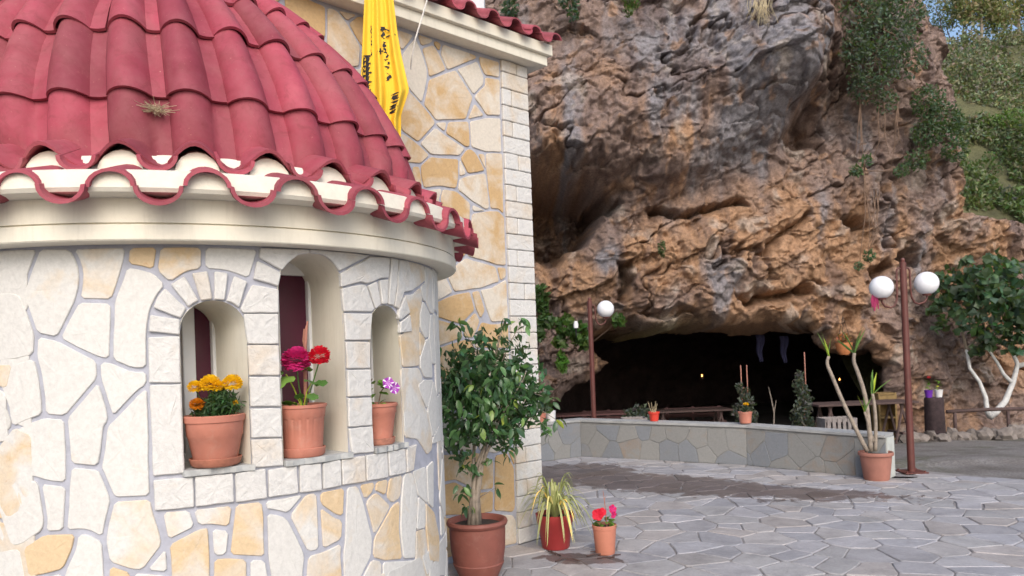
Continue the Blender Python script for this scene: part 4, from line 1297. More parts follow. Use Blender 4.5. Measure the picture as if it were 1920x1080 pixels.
def build_cliff():
    xs = np.arange(-1.6, 13.2, 0.0205)
    zs = np.arange(-1.1, 10.6, 0.0215)
    X, Z = np.meshgrid(xs, zs, indexing='ij')
    ctrl = [tuple(at(a, b, d)) for a, b, d in CTRL]
    # coarse solve, then bilinear to the fine grid
    xc, zc = np.linspace(xs[0], xs[-1], 150), np.linspace(zs[0], zs[-1], 120)
    Xc, Zc = np.meshgrid(xc, zc, indexing='ij')
    Yc = rbf(ctrl, Xc, Zc)
    fi = (X - xc[0]) / (xc[1] - xc[0]); fj = (Z - zc[0]) / (zc[1] - zc[0])
    i0 = np.clip(fi.astype(int), 0, len(xc) - 2); j0 = np.clip(fj.astype(int), 0, len(zc) - 2)
    a, b = fi - i0, fj - j0
    # warped lookups make the large forms craggy instead of smooth
    Y = Yc[i0, j0] * (1 - a) * (1 - b) + Yc[i0 + 1, j0] * a * (1 - b) + Yc[i0, j0 + 1] * (1 - a) * b + Yc[i0 + 1, j0 + 1] * a * b
    Y = np.clip(Y, 12.0, 24)
    # strata run up to the right; s across them, t along
    ca, sa = math.cos(0.42), math.sin(0.42)
    wx = 0.22 * fbm(X * 0.7, Z * 0.7, Y * 0 + 2, 3, 11)
    wz = 0.22 * fbm(X * 0.7, Z * 0.7, Y * 0 + 9, 3, 21)
    U, Vv = X + wx, Z + wz
    T, S = U * ca + Vv * sa, -U * sa + Vv * ca
    n1 = fbm(T * 0.55, S * 1.1, Y * 0 + 1, 4, 31, 0.55, True)
    n2 = fbm(T * 1.3, S * 2.4, Y * 0 + 4, 5, 41, 0.6, True)
    n3 = fbm(U * 2.2, Vv * 2.6, Y * 0 + 7, 5, 51, 0.6)
    n4 = fbm(U * 7, Vv * 8, Y * 0 + 3, 4, 61, 0.6)
    n5 = fbm(U * 20, Vv * 22, Y * 0 + 3, 3, 71, 0.6)
    # stepped ledges
    st = S * 1.15 + 0.35 * fbm(U * 0.9, Vv * 0.9, Y * 0, 3, 81)
    fr = st - np.floor(st)
    ledge = (np.clip(fr * 1.25, 0, 1) ** 1.6) * 0.42
    lm = np.clip(0.55 + 0.9 * fbm(U * 0.5, Vv * 0.5, Y * 0 + 5, 2, 91), 0, 1)
    pits = np.clip(fbm(U * 3.3, Vv * 3.1, Y * 0 + 8, 3, 101) - 0.22, 0, 1)
    D = -0.12 * n1 - 0.035 * n2 - 0.085 * n3 - 0.040 * n4 - 0.032 * n5 - ledge * lm * 0.18 + 0.10 + 0.35 * pits
    crack = np.abs(fbm(T * 0.8, S * 1.5, Y * 0 + 6, 4, 111))
    D = D + 0.20 * np.exp(-(crack / 0.025) ** 2) * np.clip(0.5 + fbm(U * 0.6, Vv * 0.6, Y * 0, 2, 121) * 2, 0, 1)
    # broken facets: every cell of a jittered grid is a tilted plane, with sharp steps between cells
    def facets(u, v, seed, tilt):
        iu, iv = np.floor(u), np.floor(v)
        bd = np.full(u.shape, 1e9); val = np.zeros_like(u)
        def hsh(a, b, k):
            n_ = (a.astype(np.int64) * 73856093) ^ (b.astype(np.int64) * 19349663) ^ ((seed + k) * 83492791)
            n_ = (n_ ^ (n_ >> 13)) * 1274126177
            return _TAB[(n_ ^ (n_ >> 16)) & 4095]
        for du in (-1, 0, 1):
            for dv in (-1, 0, 1):
                a_, b_ = iu + du, iv + dv
                cx, cy = a_ + hsh(a_, b_, 1), b_ + hsh(a_, b_, 2)
                d2 = (u - cx) ** 2 + (v - cy) ** 2
                m_ = d2 < bd
                f_ = (hsh(a_, b_, 3) - .5) + tilt * ((hsh(a_, b_, 4) - .5) * (u - cx) + (hsh(a_, b_, 5) - .35) * (v - cy))
                val = np.where(m_, f_, val); bd = np.where(m_, d2, bd)
        return val
    f1 = facets(T * 0.75, S * 1.5, 5, 1.6)
    f2 = facets(T * 2.1 + 0.3 * n3, S * 3.6 + 0.3 * n3, 9, 1.8)
    f3 = facets(U * 6.5 + 0.5 * n4, Vv * 8.5 + 0.5 * n4, 14, 1.8)
    D = D + 0.20 * f1 + 0.08 * f2 + 0.05 * f3
    Y = Y + D
    # hollows under the overhang and clefts between the rock masses (outline, depth, edge softness)
    for pk, dep, soft in POCKETS:
        pw = [at(a_, b_, 13.3) for a_, b_ in pk]
        pp = [(q.x, q.z) for q in pw]
        kx, kz = X + 0.16 * fbm(X * 2.2, Z * 2.2, Y * 0, 4, 181), Z + 0.16 * fbm(X * 2.2, Z * 2.2, Y * 0 + 4, 4, 191)
        s_ = np.where(inside(kx, kz, pp), 1, -1) * seg_dist(kx, kz, pp)
        pm = np.clip((s_ + soft * 0.3) / soft, 0, 1)
        Y = Y + dep * pm ** 1.2 * (1 + 0.30 * n3 + 0.22 * n2 + 0.10 * n4)
    # the face ends on the right above the fig tree: there it turns back towards the slope
    ed = [at(a_, b_, 14.8) for a_, b_ in ((1760, -120), (1772, 40), (1798, 150), (1806, 240), (1824, 330), (1842, 395))]
    ez, exx = np.array([q.z for q in ed])[::-1], np.array([q.x for q in ed])[::-1]
    xe = np.interp(Z, ez, exx) + 0.16 * fbm(Z * 1.6, Z * 0 + 3, Z * 0, 4, 171) + np.where(Z < ez[0], (ez[0] - Z) * 9, 0)
    Y = Y + 7 * np.clip((X - xe + 0.25) / 1.0, 0, 1.2) ** 1.7
    # cave mouth in world coordinates of the face
    mw = [at(a_, b_, 14.05) for a_, b_ in MOUTH]
    poly = [(q.x, q.z) for q in mw]
    jx, jz = X + 0.07 * fbm(X * 3, Z * 3, Y * 0, 4, 131), Z + 0.07 * fbm(X * 3, Z * 3, Y * 0 + 4, 4, 141)
    ins = inside(jx, jz, poly)
    dm = seg_dist(jx, jz, poly)
    sd_ = np.where(ins, dm, -dm) + 0.16
    Y = Y + np.where(sd_ > -0.25, np.clip((sd_ + 0.25) / 0.25, 0, 1) ** 2 * 0.35, 0) + np.clip(sd_, 0, 0.3) * 12
    # sideways wobble so that small lips overhang
    Xo = X + 0.55 * np.clip((X - 3.6) / 1.6, -0.45, 1) * np.clip(sd_, 0, 0.3) * 12 + 0.07 * fbm(X * 4, Z * 4, Y * 0.8, 3, 151)
    Zo = Z + 0.10 * fbm(X * 3.5, Z * 3.5, Y * 0.8, 3, 161) - 0.10 * np.clip(-D, 0, 0.5)
    V = np.stack([Xo, Y, Zo], -1)
    nx, nz = X.shape
    idx = np.arange(nx * nz).reshape(nx, nz)
    gone = X > xe + 0.75
    keep = ~((sd_[:-1, :-1] > 0.15) & (sd_[1:, 1:] > 0.15)) & ~(gone[:-1, :-1] & gone[1:, 1:])
    Fq = np.stack([idx[:-1, :-1], idx[1:, :-1], idx[1:, 1:], idx[:-1, 1:]], -1)[keep]
    # rock colour: iron-stained limestone, grey water streaks, pale broken patches
    def sm(x, a_, b_): 
        t = np.clip((x - a_) / (b_ - a_), 0, 1)
        return t * t * (3 - 2 * t)
    brown, orange, grey, pale, umber = (np.array(c) for c in ((0.225, 0.163, 0.138), (0.36, 0.215, 0.125), (0.225, 0.218, 0.235), (0.40, 0.345, 0.30), (0.115, 0.083, 0.078)))
    C = np.ones(X.shape + (3,)) * brown
    def lay(C, m, c): return C * (1 - m[..., None]) + c * m[..., None]
    f = fbm(U * 1.1, Vv * 0.9, Y * 0 + 12, 4, 201)
    g = fbm(X * 2.6 + wx, Z * 0.55, Y * 0 + 2, 4, 211)
    hgt = fbm(U * 0.45, Vv * 0.45, Y * 0 + 14, 3, 221)
    blobs_o, blobs_g = np.zeros_like(X), np.zeros_like(X)
    for px_, py_, rad in ((1130,180,1.0),(1060,260,0.9),(1350,140,0.5),(1250,250,0.5),(1330,440,0.9),(1200,520,0.8),(1060,520,0.6),(1560,480,0.8),(1500,430,0.7),(1860,450,0.8),(1650,450,0.6),(1600,620,0.5)):
        q = at(px_, py_, 14)
        blobs_o = np.maximum(blobs_o, np.exp(-((X - q.x) ** 2 + (Z - q.z) ** 2) / rad ** 2))
    for px_, py_, rad in ((1250,90,0.8),(1400,60,1.0),(1450,170,0.9),(1250,200,0.5),(1480,20,0.8),(1380,250,0.6),(1150,480,0.3),(1380,520,0.5)):
        q = at(px_, py_, 13.6)
        blobs_g = np.maximum(blobs_g, np.exp(-((X - q.x) ** 2 + (Z - q.z) ** 2) / rad ** 2))
    C = lay(C, sm(f + 0.75 * blobs_o + 0.30 * sm(-Z, -5.2, -2.6), 0.15, 0.75) * 0.9, orange)
    C = lay(C, sm(g * 0.9 + 0.9 * blobs_g + 0.2 * hgt - 0.18 * sm(-Z, -5.2, -2.6), 0.15, 0.7) * 0.9, grey)
    C = lay(C, sm(fbm(U * 2.4, Vv * 2.4, Y * 0 + 16, 4, 231), 0.22, 0.55) * 0.6, pale)
    C = lay(C, sm(fbm(X * 3.5, Z * 0.8, Y * 0 + 18, 4, 241), 0.20, 0.5) * 0.65, umber)
    C = lay(C, sm(crack * -1, -0.05, 0.0) * 0.5, umber)
    C = lay(C, sm(fbm(U * 5, Vv * 5, Y * 0 + 19, 4, 251), 0.25, 0.6) * 0.5, orange * 1.1)
    q = at(1260, 628, 14)
    C = lay(C, np.exp(-((X - q.x) ** 2 / 0.5 + (Z - q.z) ** 2 / 0.06)) * 0.7, np.array([0.20, 0.17, 0.045]))
    C = C * (1 + 0.22 * n5 + 0.12 * n4)[..., None]
    m, n, b_ = base_mat('cliff_rock')
    a_ = N(n, 'ShaderNodeAttribute')
    a_.attribute_name = 'tint'
    co = objco(n)
    sp = ramp(n, noise(n, 19, 12, 0.80, co, 0.3), [(0.30, 0.42), (0.5, 1.0), (0.68, 1.5)])
    n.links.new(mix(n, 1.0, a_.outputs['Color'], sp, 'MULTIPLY'), b_.inputs['Base Color'])
    b_.inputs['Roughness'].default_value = 0.9
    b_.inputs['Specular IOR Level'].default_value = 0.25
    bump(n, b_, noise(n, 30, 12, 0.78, co, 0.2), 0.9, 0.03)
    M['rock'] = m
    V2, C2 = V.reshape(-1, 3), np.clip(C.reshape(-1, 3), 0.01, 0.8)
    o = link('cliff', npmesh('cliff', V2, Fq, m, True, C2))
    return tag(o, kind='structure')
build_cliff()
def cave_chamber():
    """the hollow behind the mouth: an uneven vault of darkened rock"""
    nu, nv = 90, 60
    vs = []
    for j in range(nv):
        t = j / (nv - 1)
        for i in range(nu):
            a = math.pi * (i / (nu - 1))
            k = math.sqrt(max(0.0, 1 - max(0, t - 0.15) ** 2 / 0.7225))
            y = 15.55 + t * 11
            x = 4.3 + t * 3.8 - math.cos(a) * (4.9 + 2.2 * t) * max(k, 0.02)
            z = -0.75 + math.sin(a) ** 0.6 * (3.6 + 0.6 * t) * max(k, 0.02)
            vs.append((x, y, z))
    V = np.array(vs)
    V += 0.35 * np.stack([fbm(V[:, 0] * .8, V[:, 1] * .8, V[:, 2] * .8, 4, s_) for s_ in (301, 311, 321)], -1)
    V[:, 2] = np.maximum(V[:, 2], -1.2)
    i = (np.arange(nv - 1)[:, None] * nu + np.arange(nu - 1)[None, :]).ravel()
    Fq = np.stack([i, i + 1, i + nu + 1, i + nu], -1)
    m = plain('shaded_rock', (0.075, 0.052, 0.055), 0.95, 0.5, 2, 0.8, 5, 0.1)  # dark rock colour stands in for the deep shade inside the cave
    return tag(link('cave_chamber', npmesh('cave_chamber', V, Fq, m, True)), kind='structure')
cave_chamber()

# ------------------------------------------------------------------ hillside beyond the cliff
def hill_z(x, y):
    return -0.6 + np.clip(y - 15.0, 0, 15.5) * 0.85 - np.clip(y - 31.5, 0, 40) * 0.35 + np.clip(x - 9, -4, 30) * 0.03
def build_hill():
    xs, ys = np.linspace(7.5, 46, 110), np.linspace(15.3, 48, 110)
    X, Y = np.meshgrid(xs, ys, indexing='ij')
    Z = hill_z(X, Y) + 0.6 * fbm(X * 0.4, Y * 0.4, X * 0, 4, 401)
    V = np.stack([X, Y, Z], -1).reshape(-1, 3)
    n_ = len(ys)
    i = (np.arange(len(xs) - 1)[:, None] * n_ + np.arange(n_ - 1)[None, :]).ravel()
    Fq = np.stack([i, i + n_, i + n_ + 1, i + 1], -1)
    m = plain('hill_soil', (0.10, 0.10, 0.045), 0.95, 0.5, 1.2, 0.8, 6, 0.1)
    tag(link('hillside', npmesh('hillside', V, Fq, m, True)), kind='structure')
    # plateau added unseen behind the cliff top to keep sky light out of the cave
    vs = [(-30, 14.6, 10.3), (6.5, 15.5, 10.3), (6.5, 48, 11), (-30, 48, 11)]
    tag(obj('plateau_light_stop', vs, [(0, 1, 2, 3)], m), kind='structure')
build_hill()

# ------------------------------------------------------------------ foliage
def leaves(C, size, tint, r, droop=0.25, aspect=0.5, up=None):
    """n leaves (folded blades of 4 triangles) at points C (n,3); returns V, F, tint"""
    n = len(C)
    g = np.random.RandomState(r)
    d = g.normal(size=(n, 3))
    d[:, 2] -= droop
    d /= np.linalg.norm(d, axis=1)[:, None]
    u_ = g.normal(size=(n, 3)) if up is None else up + 0.6 * g.normal(size=(n, 3))
    s = np.cross(d, u_)
    s /= np.linalg.norm(s, axis=1)[:, None] + 1e-9
    nn = np.cross(s, d)
    L = (size * g.uniform(0.6, 1.25, n))[:, None]
    W = L * aspect * 0.5
    b0 = C - d * L * 0.5
    V = np.stack([b0, b0 + d * L * 0.45 + s * W + nn * W * 0.25, b0 + d * L * 0.45 - s * W + nn * W * 0.25, b0 + d * L * 0.45, b0 + d * L - nn * L * 0.12], 1)
    base = (np.arange(n) * 5)[:, None, None]
    T = np.array([[0, 1, 3], [0, 3, 2], [1, 4, 3], [3, 4, 2]])[None]
    Fq = (base + T).reshape(-1, 3)
    t = np.repeat(np.clip(tint * g.uniform(0.6, 1.35, n)[:, None] * (1 + 0.15 * g.normal(size=(n, 3))), 0.004, 0.9), 5, 0)
    return V.reshape(-1, 3), Fq, t
def clump_points(blobs, n, r, shell=0.55):
    g = np.random.RandomState(r)
    w_ = np.array([b[3] ** 2 for b in blobs]); w_ = w_ / w_.sum()
    k = g.choice(len(blobs), n, p=w_)
    d = g.normal(size=(n, 3)); d /= np.linalg.norm(d, axis=1)[:, None]
    rad = (shell + (1 - shell) * g.rand(n)) ** 1.0
    B = np.array(blobs)
    sz = B[k, 4:7] if B.shape[1] > 4 else np.ones((n, 3))
    return B[k, :3] + d * (B[k, 3] * rad)[:, None] * sz
def bush(name, label, cat, base, blobs, n, size, tint, seed, stems=6, stem_mat='twig', group=None, kind=None, aspect=0.5, srad=0.02, droop=0.25):
    """a plant thing with crown and stems; blobs in world coordinates"""
    root = thing(name, label, cat, base, group)
    if kind: root['kind'] = kind
    C = clump_points(blobs, n, seed)
    V, Fq, t = leaves(C, size, np.array(tint), seed + 1, droop, aspect)
    link('crown', npmesh('crown', V, Fq, M['leaf_cloud'], False, t), root, world=True)
    q = random.Random(seed)
    mb = MB()
    for i in range(stems):
        b = blobs[i % len(blobs)]
        e = Vector(b[:3])
        s = Vector(base)
        mid = s.lerp(e, 0.5) + Vector((q.uniform(-.2, .2), q.uniform(-.2, .2), q.uniform(-.1, .2))) * (e - s).length * 0.4
        mb.tube([s, s.lerp(mid, 0.5), mid, mid.lerp(e, 0.6), e + Vector((q.uniform(-.5, .5), q.uniform(-.5, .5), q.uniform(-.5, .5))) * b[3]], [srad, srad * .8, srad * .6, srad * .4, srad * .2], 6)
    mb.build('stems', M[stem_mat], root, True, world=True)
    return root
def blob(px, py, d, r, sx=1, sy=1, sz=1):
    q = at(px, py, d)
    return (q.x, q.y, q.z, r, sx, sy, sz)
GG = (0.075, 0.105, 0.070)
bush('cliff_shrub', 'large grey-green shrub hanging from the cliff top right of the overhang', 'shrub', at(1640, 40, 14.6),
     [blob(1610, 30, 13.9, .5), blob(1660, 60, 13.8, .6), blob(1640, 120, 13.7, .5), blob(1690, 20, 14, .5), blob(1600, 90, 13.8, .3), blob(1620, 165, 13.9, .3), blob(1700, 110, 13.9, .4), blob(1660, 190, 13.9, .25), blob(1650, -30, 14, .6)], 5200, 0.085, GG, 501, 12, 'twig', srad=0.03)
bush('cliff_shrub', 'lower green shrub on the cliff edge beneath the large grey-green one', 'shrub', at(1740, 180, 14.6),
     [blob(1740, 190, 13.9, .32), blob(1770, 225, 13.9, .35), blob(1790, 280, 13.9, .25), blob(1740, 250, 13.9, .3), blob(1720, 300, 13.9, .22), blob(1795, 240, 14, .2)], 2300, 0.08, (0.06, 0.10, 0.05), 511, 8, 'twig', srad=0.025)
bush('cliff_shrub', 'small leafy sprig halfway down the cliff below the hanging roots', 'shrub', at(1620, 320, 14.2),
     [blob(1605, 320, 13.8, .13), blob(1625, 300, 13.8, .12), blob(1690, 320, 13.8, .14), blob(1630, 480, 14, .12), blob(1610, 500, 14, .1)], 420, 0.08, (0.07, 0.12, 0.06), 521, 5, srad=0.012)
bush('cliff_shrub', 'dark green tuft at the cliff top above the chapel eave corner', 'shrub', at(1062, -10, 13.8), [blob(1068, 0, 13.5, .2), blob(1075, 28, 13.4, .12), blob(955, 15, 13.8, .18)], 420, 0.09, (0.035, 0.075, 0.045), 531, 3, srad=0.012)
bush('cliff_shrub', 'bright green tuft at the cliff top in the middle of the overhang', 'shrub', at(1190, -14, 13.6), [blob(1185, 0, 13.2, .18), blob(1178, 22, 13.1, .1)], 260, 0.08, (0.06, 0.10, 0.02), 541, 3, srad=0.012)
bush('cliff_shrub', 'pale green sprig growing on the rock face above the middle of the cave mouth', 'shrub', at(1241, 462, 13.7), [blob(1241, 466, 13.5, .12, .6, .6, 1.4)], 120, 0.07, (0.09, 0.12, 0.05), 551, 2, srad=0.008)
# hanging roots
rr2 = random.Random(77)
for lab, x0, y0, x1, y1, nn in (('bundle of bare brown roots hanging below the large cliff shrub', 1605, 190, 1700, 330, 9), ('thin pale roots dangling beside the notch in the lower cliff', 1620, 370, 1650, 480, 5)):
    mb = MB()
    for i in range(nn):
        a = rr2.uniform(x0, x1)
        d = 13.85 + rr2.uniform(-.1, .1)
        e = rr2.uniform(0.5, 1.0)
        k = rr2.uniform(-20, 20)
        mb.tube([at(a, y0 - 15, d + .35), at(a + k * .3, y0 + (y1 - y0) * .3 * e, d), at(a + k * .2 + rr2.uniform(-6, 6), y0 + (y1 - y0) * .65 * e, d), at(a + k, y0 + (y1 - y0) * e, d)], [0.012, 0.009, 0.007, 0.003], 5)
    tag(mb.build('hanging_roots', M['twig'], None, True), lab, 'roots')
mb = MB()
for i in range(46):
    a = rr2.gauss(1432, 12)
    mb.tube([at(a, -8, 12.9), at(a + rr2.uniform(-6, 6), 12, 12.6), at(a + rr2.uniform(-14, 14), rr2.uniform(22, 52), 12.55)], [0.006, 0.005, 0.002], 3, False)
tag(mb.build('dry_grass', M['straw'], None), 'dry straw-coloured grass tuft drooping over the cliff top', 'grass', kind='stuff')
# ivy on the left cave jamb, seen past the chapel corner
bush('ivy', 'green vine on the rock just right of the chapel corner', 'vine', at(1012, 640, 14.9), [blob(1015, 560, 13.9, .22, .7, .4, 1.3), blob(1022, 600, 14.0, .16), blob(1008, 625, 14.0, .16)], 330, 0.15, (0.05, 0.10, 0.03), 561, 4, srad=0.014, aspect=0.85)
bush('ivy', 'broad-leaved green vine climbing behind the single globe lamp', 'vine', at(1085, 660, 14.9), [blob(1060, 610, 14.0, .2), blob(1085, 625, 14.0, .22), blob(1050, 640, 14.1, .14), blob(1160, 602, 13.9, .12), blob(1095, 645, 14.0, .12)], 330, 0.15, (0.055, 0.11, 0.025), 571, 5, srad=0.014, aspect=0.85)
bush('ivy', 'small bright green trailing sprig low on the left cave jamb', 'vine', at(1050, 650, 14.9), [blob(1053, 678, 14.2, .13, .6, .6, 1.5)], 60, 0.17, (0.08, 0.17, 0.03), 581, 2, srad=0.010, aspect=0.9)
# fig tree with whitewashed limbs
fig_b = at(1853, 779, 14.3)
fig = thing('fig_tree', 'fig tree with whitewashed bent trunks and dark leaves right of the cave', 'tree', fig_b)
mb = MB()
def limb(pts, rads, d=14.3):
    mb.tube([at(a, b, d) for a, b in pts], rads, 9)
limb([(1857, 782), (1850, 768), (1848, 745), (1836, 715), (1818, 690), (1812, 655)], [.06, .048, .04, .034, .03, .025])
limb([(1855, 782), (1868, 772), (1885, 752), (1900, 715), (1908, 683), (1898, 660), (1896, 625)], [.068, .062, .055, .047, .04, .034, .03])
limb([(1898, 718), (1882, 702), (1870, 680), (1855, 658)], [.038, .032, .028, .022])
limb([(1908, 686), (1925, 682), (1950, 655)], [.05, .045, .04])
mb.build('trunk', M['whitewash'], fig, True, world=True)
fb = [blob(x, y, d, r) for x, y, d, r in ((1790, 540, 14.3, .5), (1830, 530, 14.0, .5), (1880, 540, 14.0, .6), (1920, 560, 13.9, .6), (1860, 590, 14.0, .45), (1800, 590, 14.1, .4), (1905, 620, 14.0, .45), (1770, 570, 14.3, .28), (1845, 630, 14.1, .3), (1950, 600, 14, .6), (1800, 510, 14.6, .3), (1880, 500, 14.4, .35), (1745, 545, 14.3, .14), (1765, 610, 14.2, .16), (1750, 585, 14.2, .12), (1830, 660, 14.1, .14), (1860, 480, 14.4, .14), (1815, 488, 14.5, .12), (1900, 655, 14, .2))]
C = clump_points(fb, 1250, 601, .25)
g_ = np.random.RandomState(603)
cl = fbm(C[:, 0] * 1.7, C[:, 1] * 1.7, C[:, 2] * 1.7, 3, 605)[:, None]
V, Fq, t = leaves(C, 0.18, np.array((0.046, 0.085, 0.048)) * (1 + 1.1 * cl), 602, 0.3, 0.85)
link('crown', npmesh('crown', V, Fq, M['leaf_cloud'], False, t), fig, world=True)
mb = MB()
for i in range(10):
    b = fb[i]
    s = at(1812 + (i % 3) * 42, 655, 14.3)
    e = Vector(b[:3])
    mb.tube([s, s.lerp(e, .5) + Vector((0, .05, .05)), e], [.03, .022, .01], 6)
mb.build('branch', M['bark'], fig, True, world=True)
# the green slope
def hill_bush(label, px, py, d, n, size, tint, seed, spread, r):
    e = (EYE + (at(px, py, 20).z - EYE) / 20 * 1.0, (at(px, py, 20).z - EYE) / 20)
    d = min(15.2 / max(0.85 - e[1], 0.2), 33)
    r, spread = r * 1.35, spread * 1.35
    c = at(px, py, d)
    q = random.Random(seed)
    bl = [(c.x + q.uniform(-1, 1) * spread, c.y + q.uniform(-1, 1) * spread * .6, c.z + q.uniform(-.6, .6) * spread, r * q.uniform(.7, 1.2), 1, 1, .8) for _ in range(7)]
    z = float(hill_z(c.x, c.y)) - 0.2
    bush('hillside_bush', label, 'bush', (c.x, c.y, min(z, c.z - 0.3)), bl, n, size, tint, seed, 6, 'twig', 'bushes on the green slope', srad=0.05)
def hill_scrub():
    g = np.random.RandomState(640)
    n = 60000
    u = g.rand(n); v = g.rand(n)
    Yp = 16.5 + 15.5 * v
    Xp = Yp * (0.56 + 0.22 * u)
    dens = fbm(Xp * 0.8, Yp * 0.8, Xp * 0, 4, 641)
    k = dens > -0.12
    Xp, Yp, dens = Xp[k], Yp[k], dens[k]
    h = np.clip(0.25 + 0.9 * dens, 0.1, 1.0) * g.rand(len(Xp)) ** 0.6 * 1.3
    C = np.stack([Xp, Yp, hill_z(Xp, Yp) + 0.3 * fbm(Xp * 0.4, Yp * 0.4, Xp * 0, 3, 401) + h], -1)
    t = np.clip((Yp - 20) / 8, 0, 1)[:, None]
    w_ = (fbm(Xp * 0.5, Yp * 0.5, Xp * 0 + 3, 3, 645)[:, None] * 0.5 + 0.5)
    tint = (1 - t) * np.array((0.085, 0.135, 0.045)) + t * np.array((0.20, 0.20, 0.125))
    tint = tint * (0.55 + 0.9 * w_)
    V, Fq, tt_ = leaves(C, 0.17, tint, 646, -0.2, 0.45)
    tag(link('hillside_scrub', npmesh('hillside_scrub', V, Fq, M['leaf_cloud'], False, tt_)), 'dense low green and yellowish scrub covering the slope', 'scrub', kind='stuff')
hill_scrub()
hill_bush('bright green bush on the slope beside the cliff edge', 1850, 250, 19, 2600, .12, (0.10, 0.17, 0.025), 611, .8, .5)
hill_bush('fresh green bush at the right picture edge on the slope', 1910, 265, 18.5, 2600, .12, (0.095, 0.165, 0.03), 612, .8, .5)
hill_bush('grey-green bush high on the slope under the sky', 1870, 150, 21, 2600, .13, (0.18, 0.195, 0.13), 613, 1.0, .6)
hill_bush('yellow-flecked bush at the top of the slope', 1860, 80, 23, 2400, .13, (0.24, 0.225, 0.09), 614, 1.0, .6)
hill_bush('dark tangled bush low on the slope above the fig tree', 1900, 385, 17, 1500, .11, (0.055, 0.06, 0.05), 615, .7, .4)
hill_bush('leafy bush behind the cliff edge near the sky', 1800, 20, 20, 1800, .12, (0.14, 0.15, 0.06), 616, .8, .5)
hill_bush('olive bush at the right edge high on the slope', 1925, 120, 22, 2400, .13, (0.19, 0.195, 0.11), 617, 1.0, .6)
hill_bush('mid green bush between the cliff edge and the dark thicket', 1850, 330, 17.5, 1600, .11, (0.06, 0.11, 0.03), 618, .6, .4)
for px_, d, lab, sd1 in ((1835, 31, 'thin yellow-leaved tree on the skyline', 621), (1905, 32, 'sparse tree against the sky at the top right corner', 622)):
    c = at(px_, 60, d)
    tb = Vector((c.x, c.y, float(hill_z(c.x, c.y)) - .2))
    root = thing('slope_tree', lab, 'tree', tb, 'trees on the skyline')
    bl = [blob(px_ + a, b, d, .75) for a, b in ((-25, 30), (10, 10), (35, 35), (-10, -30), (25, -40), (-40, 0))]
    C = clump_points(bl, 3600, sd1, .15)
    V, Fq, t = leaves(C, .18, np.array((0.24, 0.23, 0.11)), sd1 + 1)
    link('crown', npmesh('crown', V, Fq, M['leaf_cloud'], False, t), root, world=True)
    mb = MB()
    top = at(px_, -20, d)
    mb.tube([tb, tb.lerp(top, .5) + Vector((.1, 0, 0)), top], [.09, .06, .03], 7)
    for b in bl:
        mb.tube([tb.lerp(top, .55), Vector(b[:3])], [.035, .012], 5)
    mb.build('trunk', M['bark'], root, True, world=True)

# ------------------------------------------------------------------ paved terrace
WALLP = [(-1.2, 9.62), (0.94, 10.93), (2.92, 9.60), (3.82, 8.56), (4.06, 8.33)]      # foot of the low wall
EDGE = [(4.0, 8.45), (4.66, 8.80), (5.40, 7.98), (12.0, 2.9)]
def terrace():
    vs = [(-6, -6, -0.004), (14, -6, -0.004), (14, 1.4, -0.004)] + [(x, y, -0.004) for x, y in EDGE[::-1]] + [(x, y + 0.1, -0.004) for x, y in WALLP[::-1]] + [(-6, 9.6, -0.004)]
    o = obj('terrace', vs, [tuple(range(len(vs)))], M['pave_mortar'])
    return tag(o, kind='structure')
ter = terrace()
def flag_mat():
    m, n, b = base_mat('flagstone')
    co = objco(n)
    oi = N(n, 'ShaderNodeObjectInfo')
    at_ = N(n, 'ShaderNodeAttribute')
    at_.attribute_name = 'tint'
    g = ramp(n, noise(n, 3.5, 8, 0.65, co, 0.4), [(0.3, 0.74), (0.5, 1.0), (0.7, 1.16)])
    c = mix(n, 1.0, at_.outputs['Color'], g, 'MULTIPLY')
    c = mix(n, 1.0, c, ramp(n, noise(n, 40, 6, 0.7, co), [(0.3, 0.85), (0.7, 1.1)]), 'MULTIPLY')
    # damp patches by the low wall and by the pots, with outlines of their own
    sep = N(n, 'ShaderNodeSeparateXYZ')
    n.links.new(co, sep.inputs[0])
    def damp(x, y, rx, ry, rot):
        mp = N(n, 'ShaderNodeMapping', vector_type='TEXTURE')
        mp.inputs['Location'].default_value = (x, y, 0)
        mp.inputs['Rotation'].default_value = (0, 0, rot)
        mp.inputs['Scale'].default_value = (rx, ry, 50)
        n.links.new(co, mp.inputs[0])
        ln = N(n, 'ShaderNodeVectorMath', operation='LENGTH')
        n.links.new(mp.outputs[0], ln.inputs[0])
        ad = N(n, 'ShaderNodeMath', operation='MULTIPLY_ADD')
        n.links.new(noise(n, 5.5, 7, 0.7, co, 0.8), ad.inputs[0])
        ad.inputs[1].default_value = -2.6
        n.links.new(ln.outputs['Value'], ad.inputs[2])
        return ramp(n, ad.outputs[0], [(0.0, 1.0), (0.05, 0.0)]) , ad
    f = None
    for a in ((1.35, 8.75, 1.7, 0.42, -0.62), (0.75, 9.65, 0.55, 0.45, 0.0), (2.3, 8.1, 1.3, 0.22, -0.5), (0.45, 5.60, 0.26, 0.10, -0.3)):
        q, _ = damp(*a)
        # the ramp clamps negative values to its first stop: inside the outline is wet
        f = q if f is None else mix(n, 1.0, f, q, 'LIGHTEN')
    n.links.new(mix(n, f, c, mix(n, 1.0, c, (0.42, 0.36, 0.34), 'MULTIPLY')), b.inputs['Base Color'])
    rg = N(n, 'ShaderNodeMapRange')
    n.links.new(f, rg.inputs[0])
    rg.inputs[3].default_value = 0.72
    rg.inputs[4].default_value = 0.42
    n.links.new(rg.outputs[0], b.inputs['Roughness'])
    bump(n, b, noise(n, 9, 10, 0.7, co, 0.2), 0.45, 0.02)
    return m
M['flagstone'] = flag_mat()
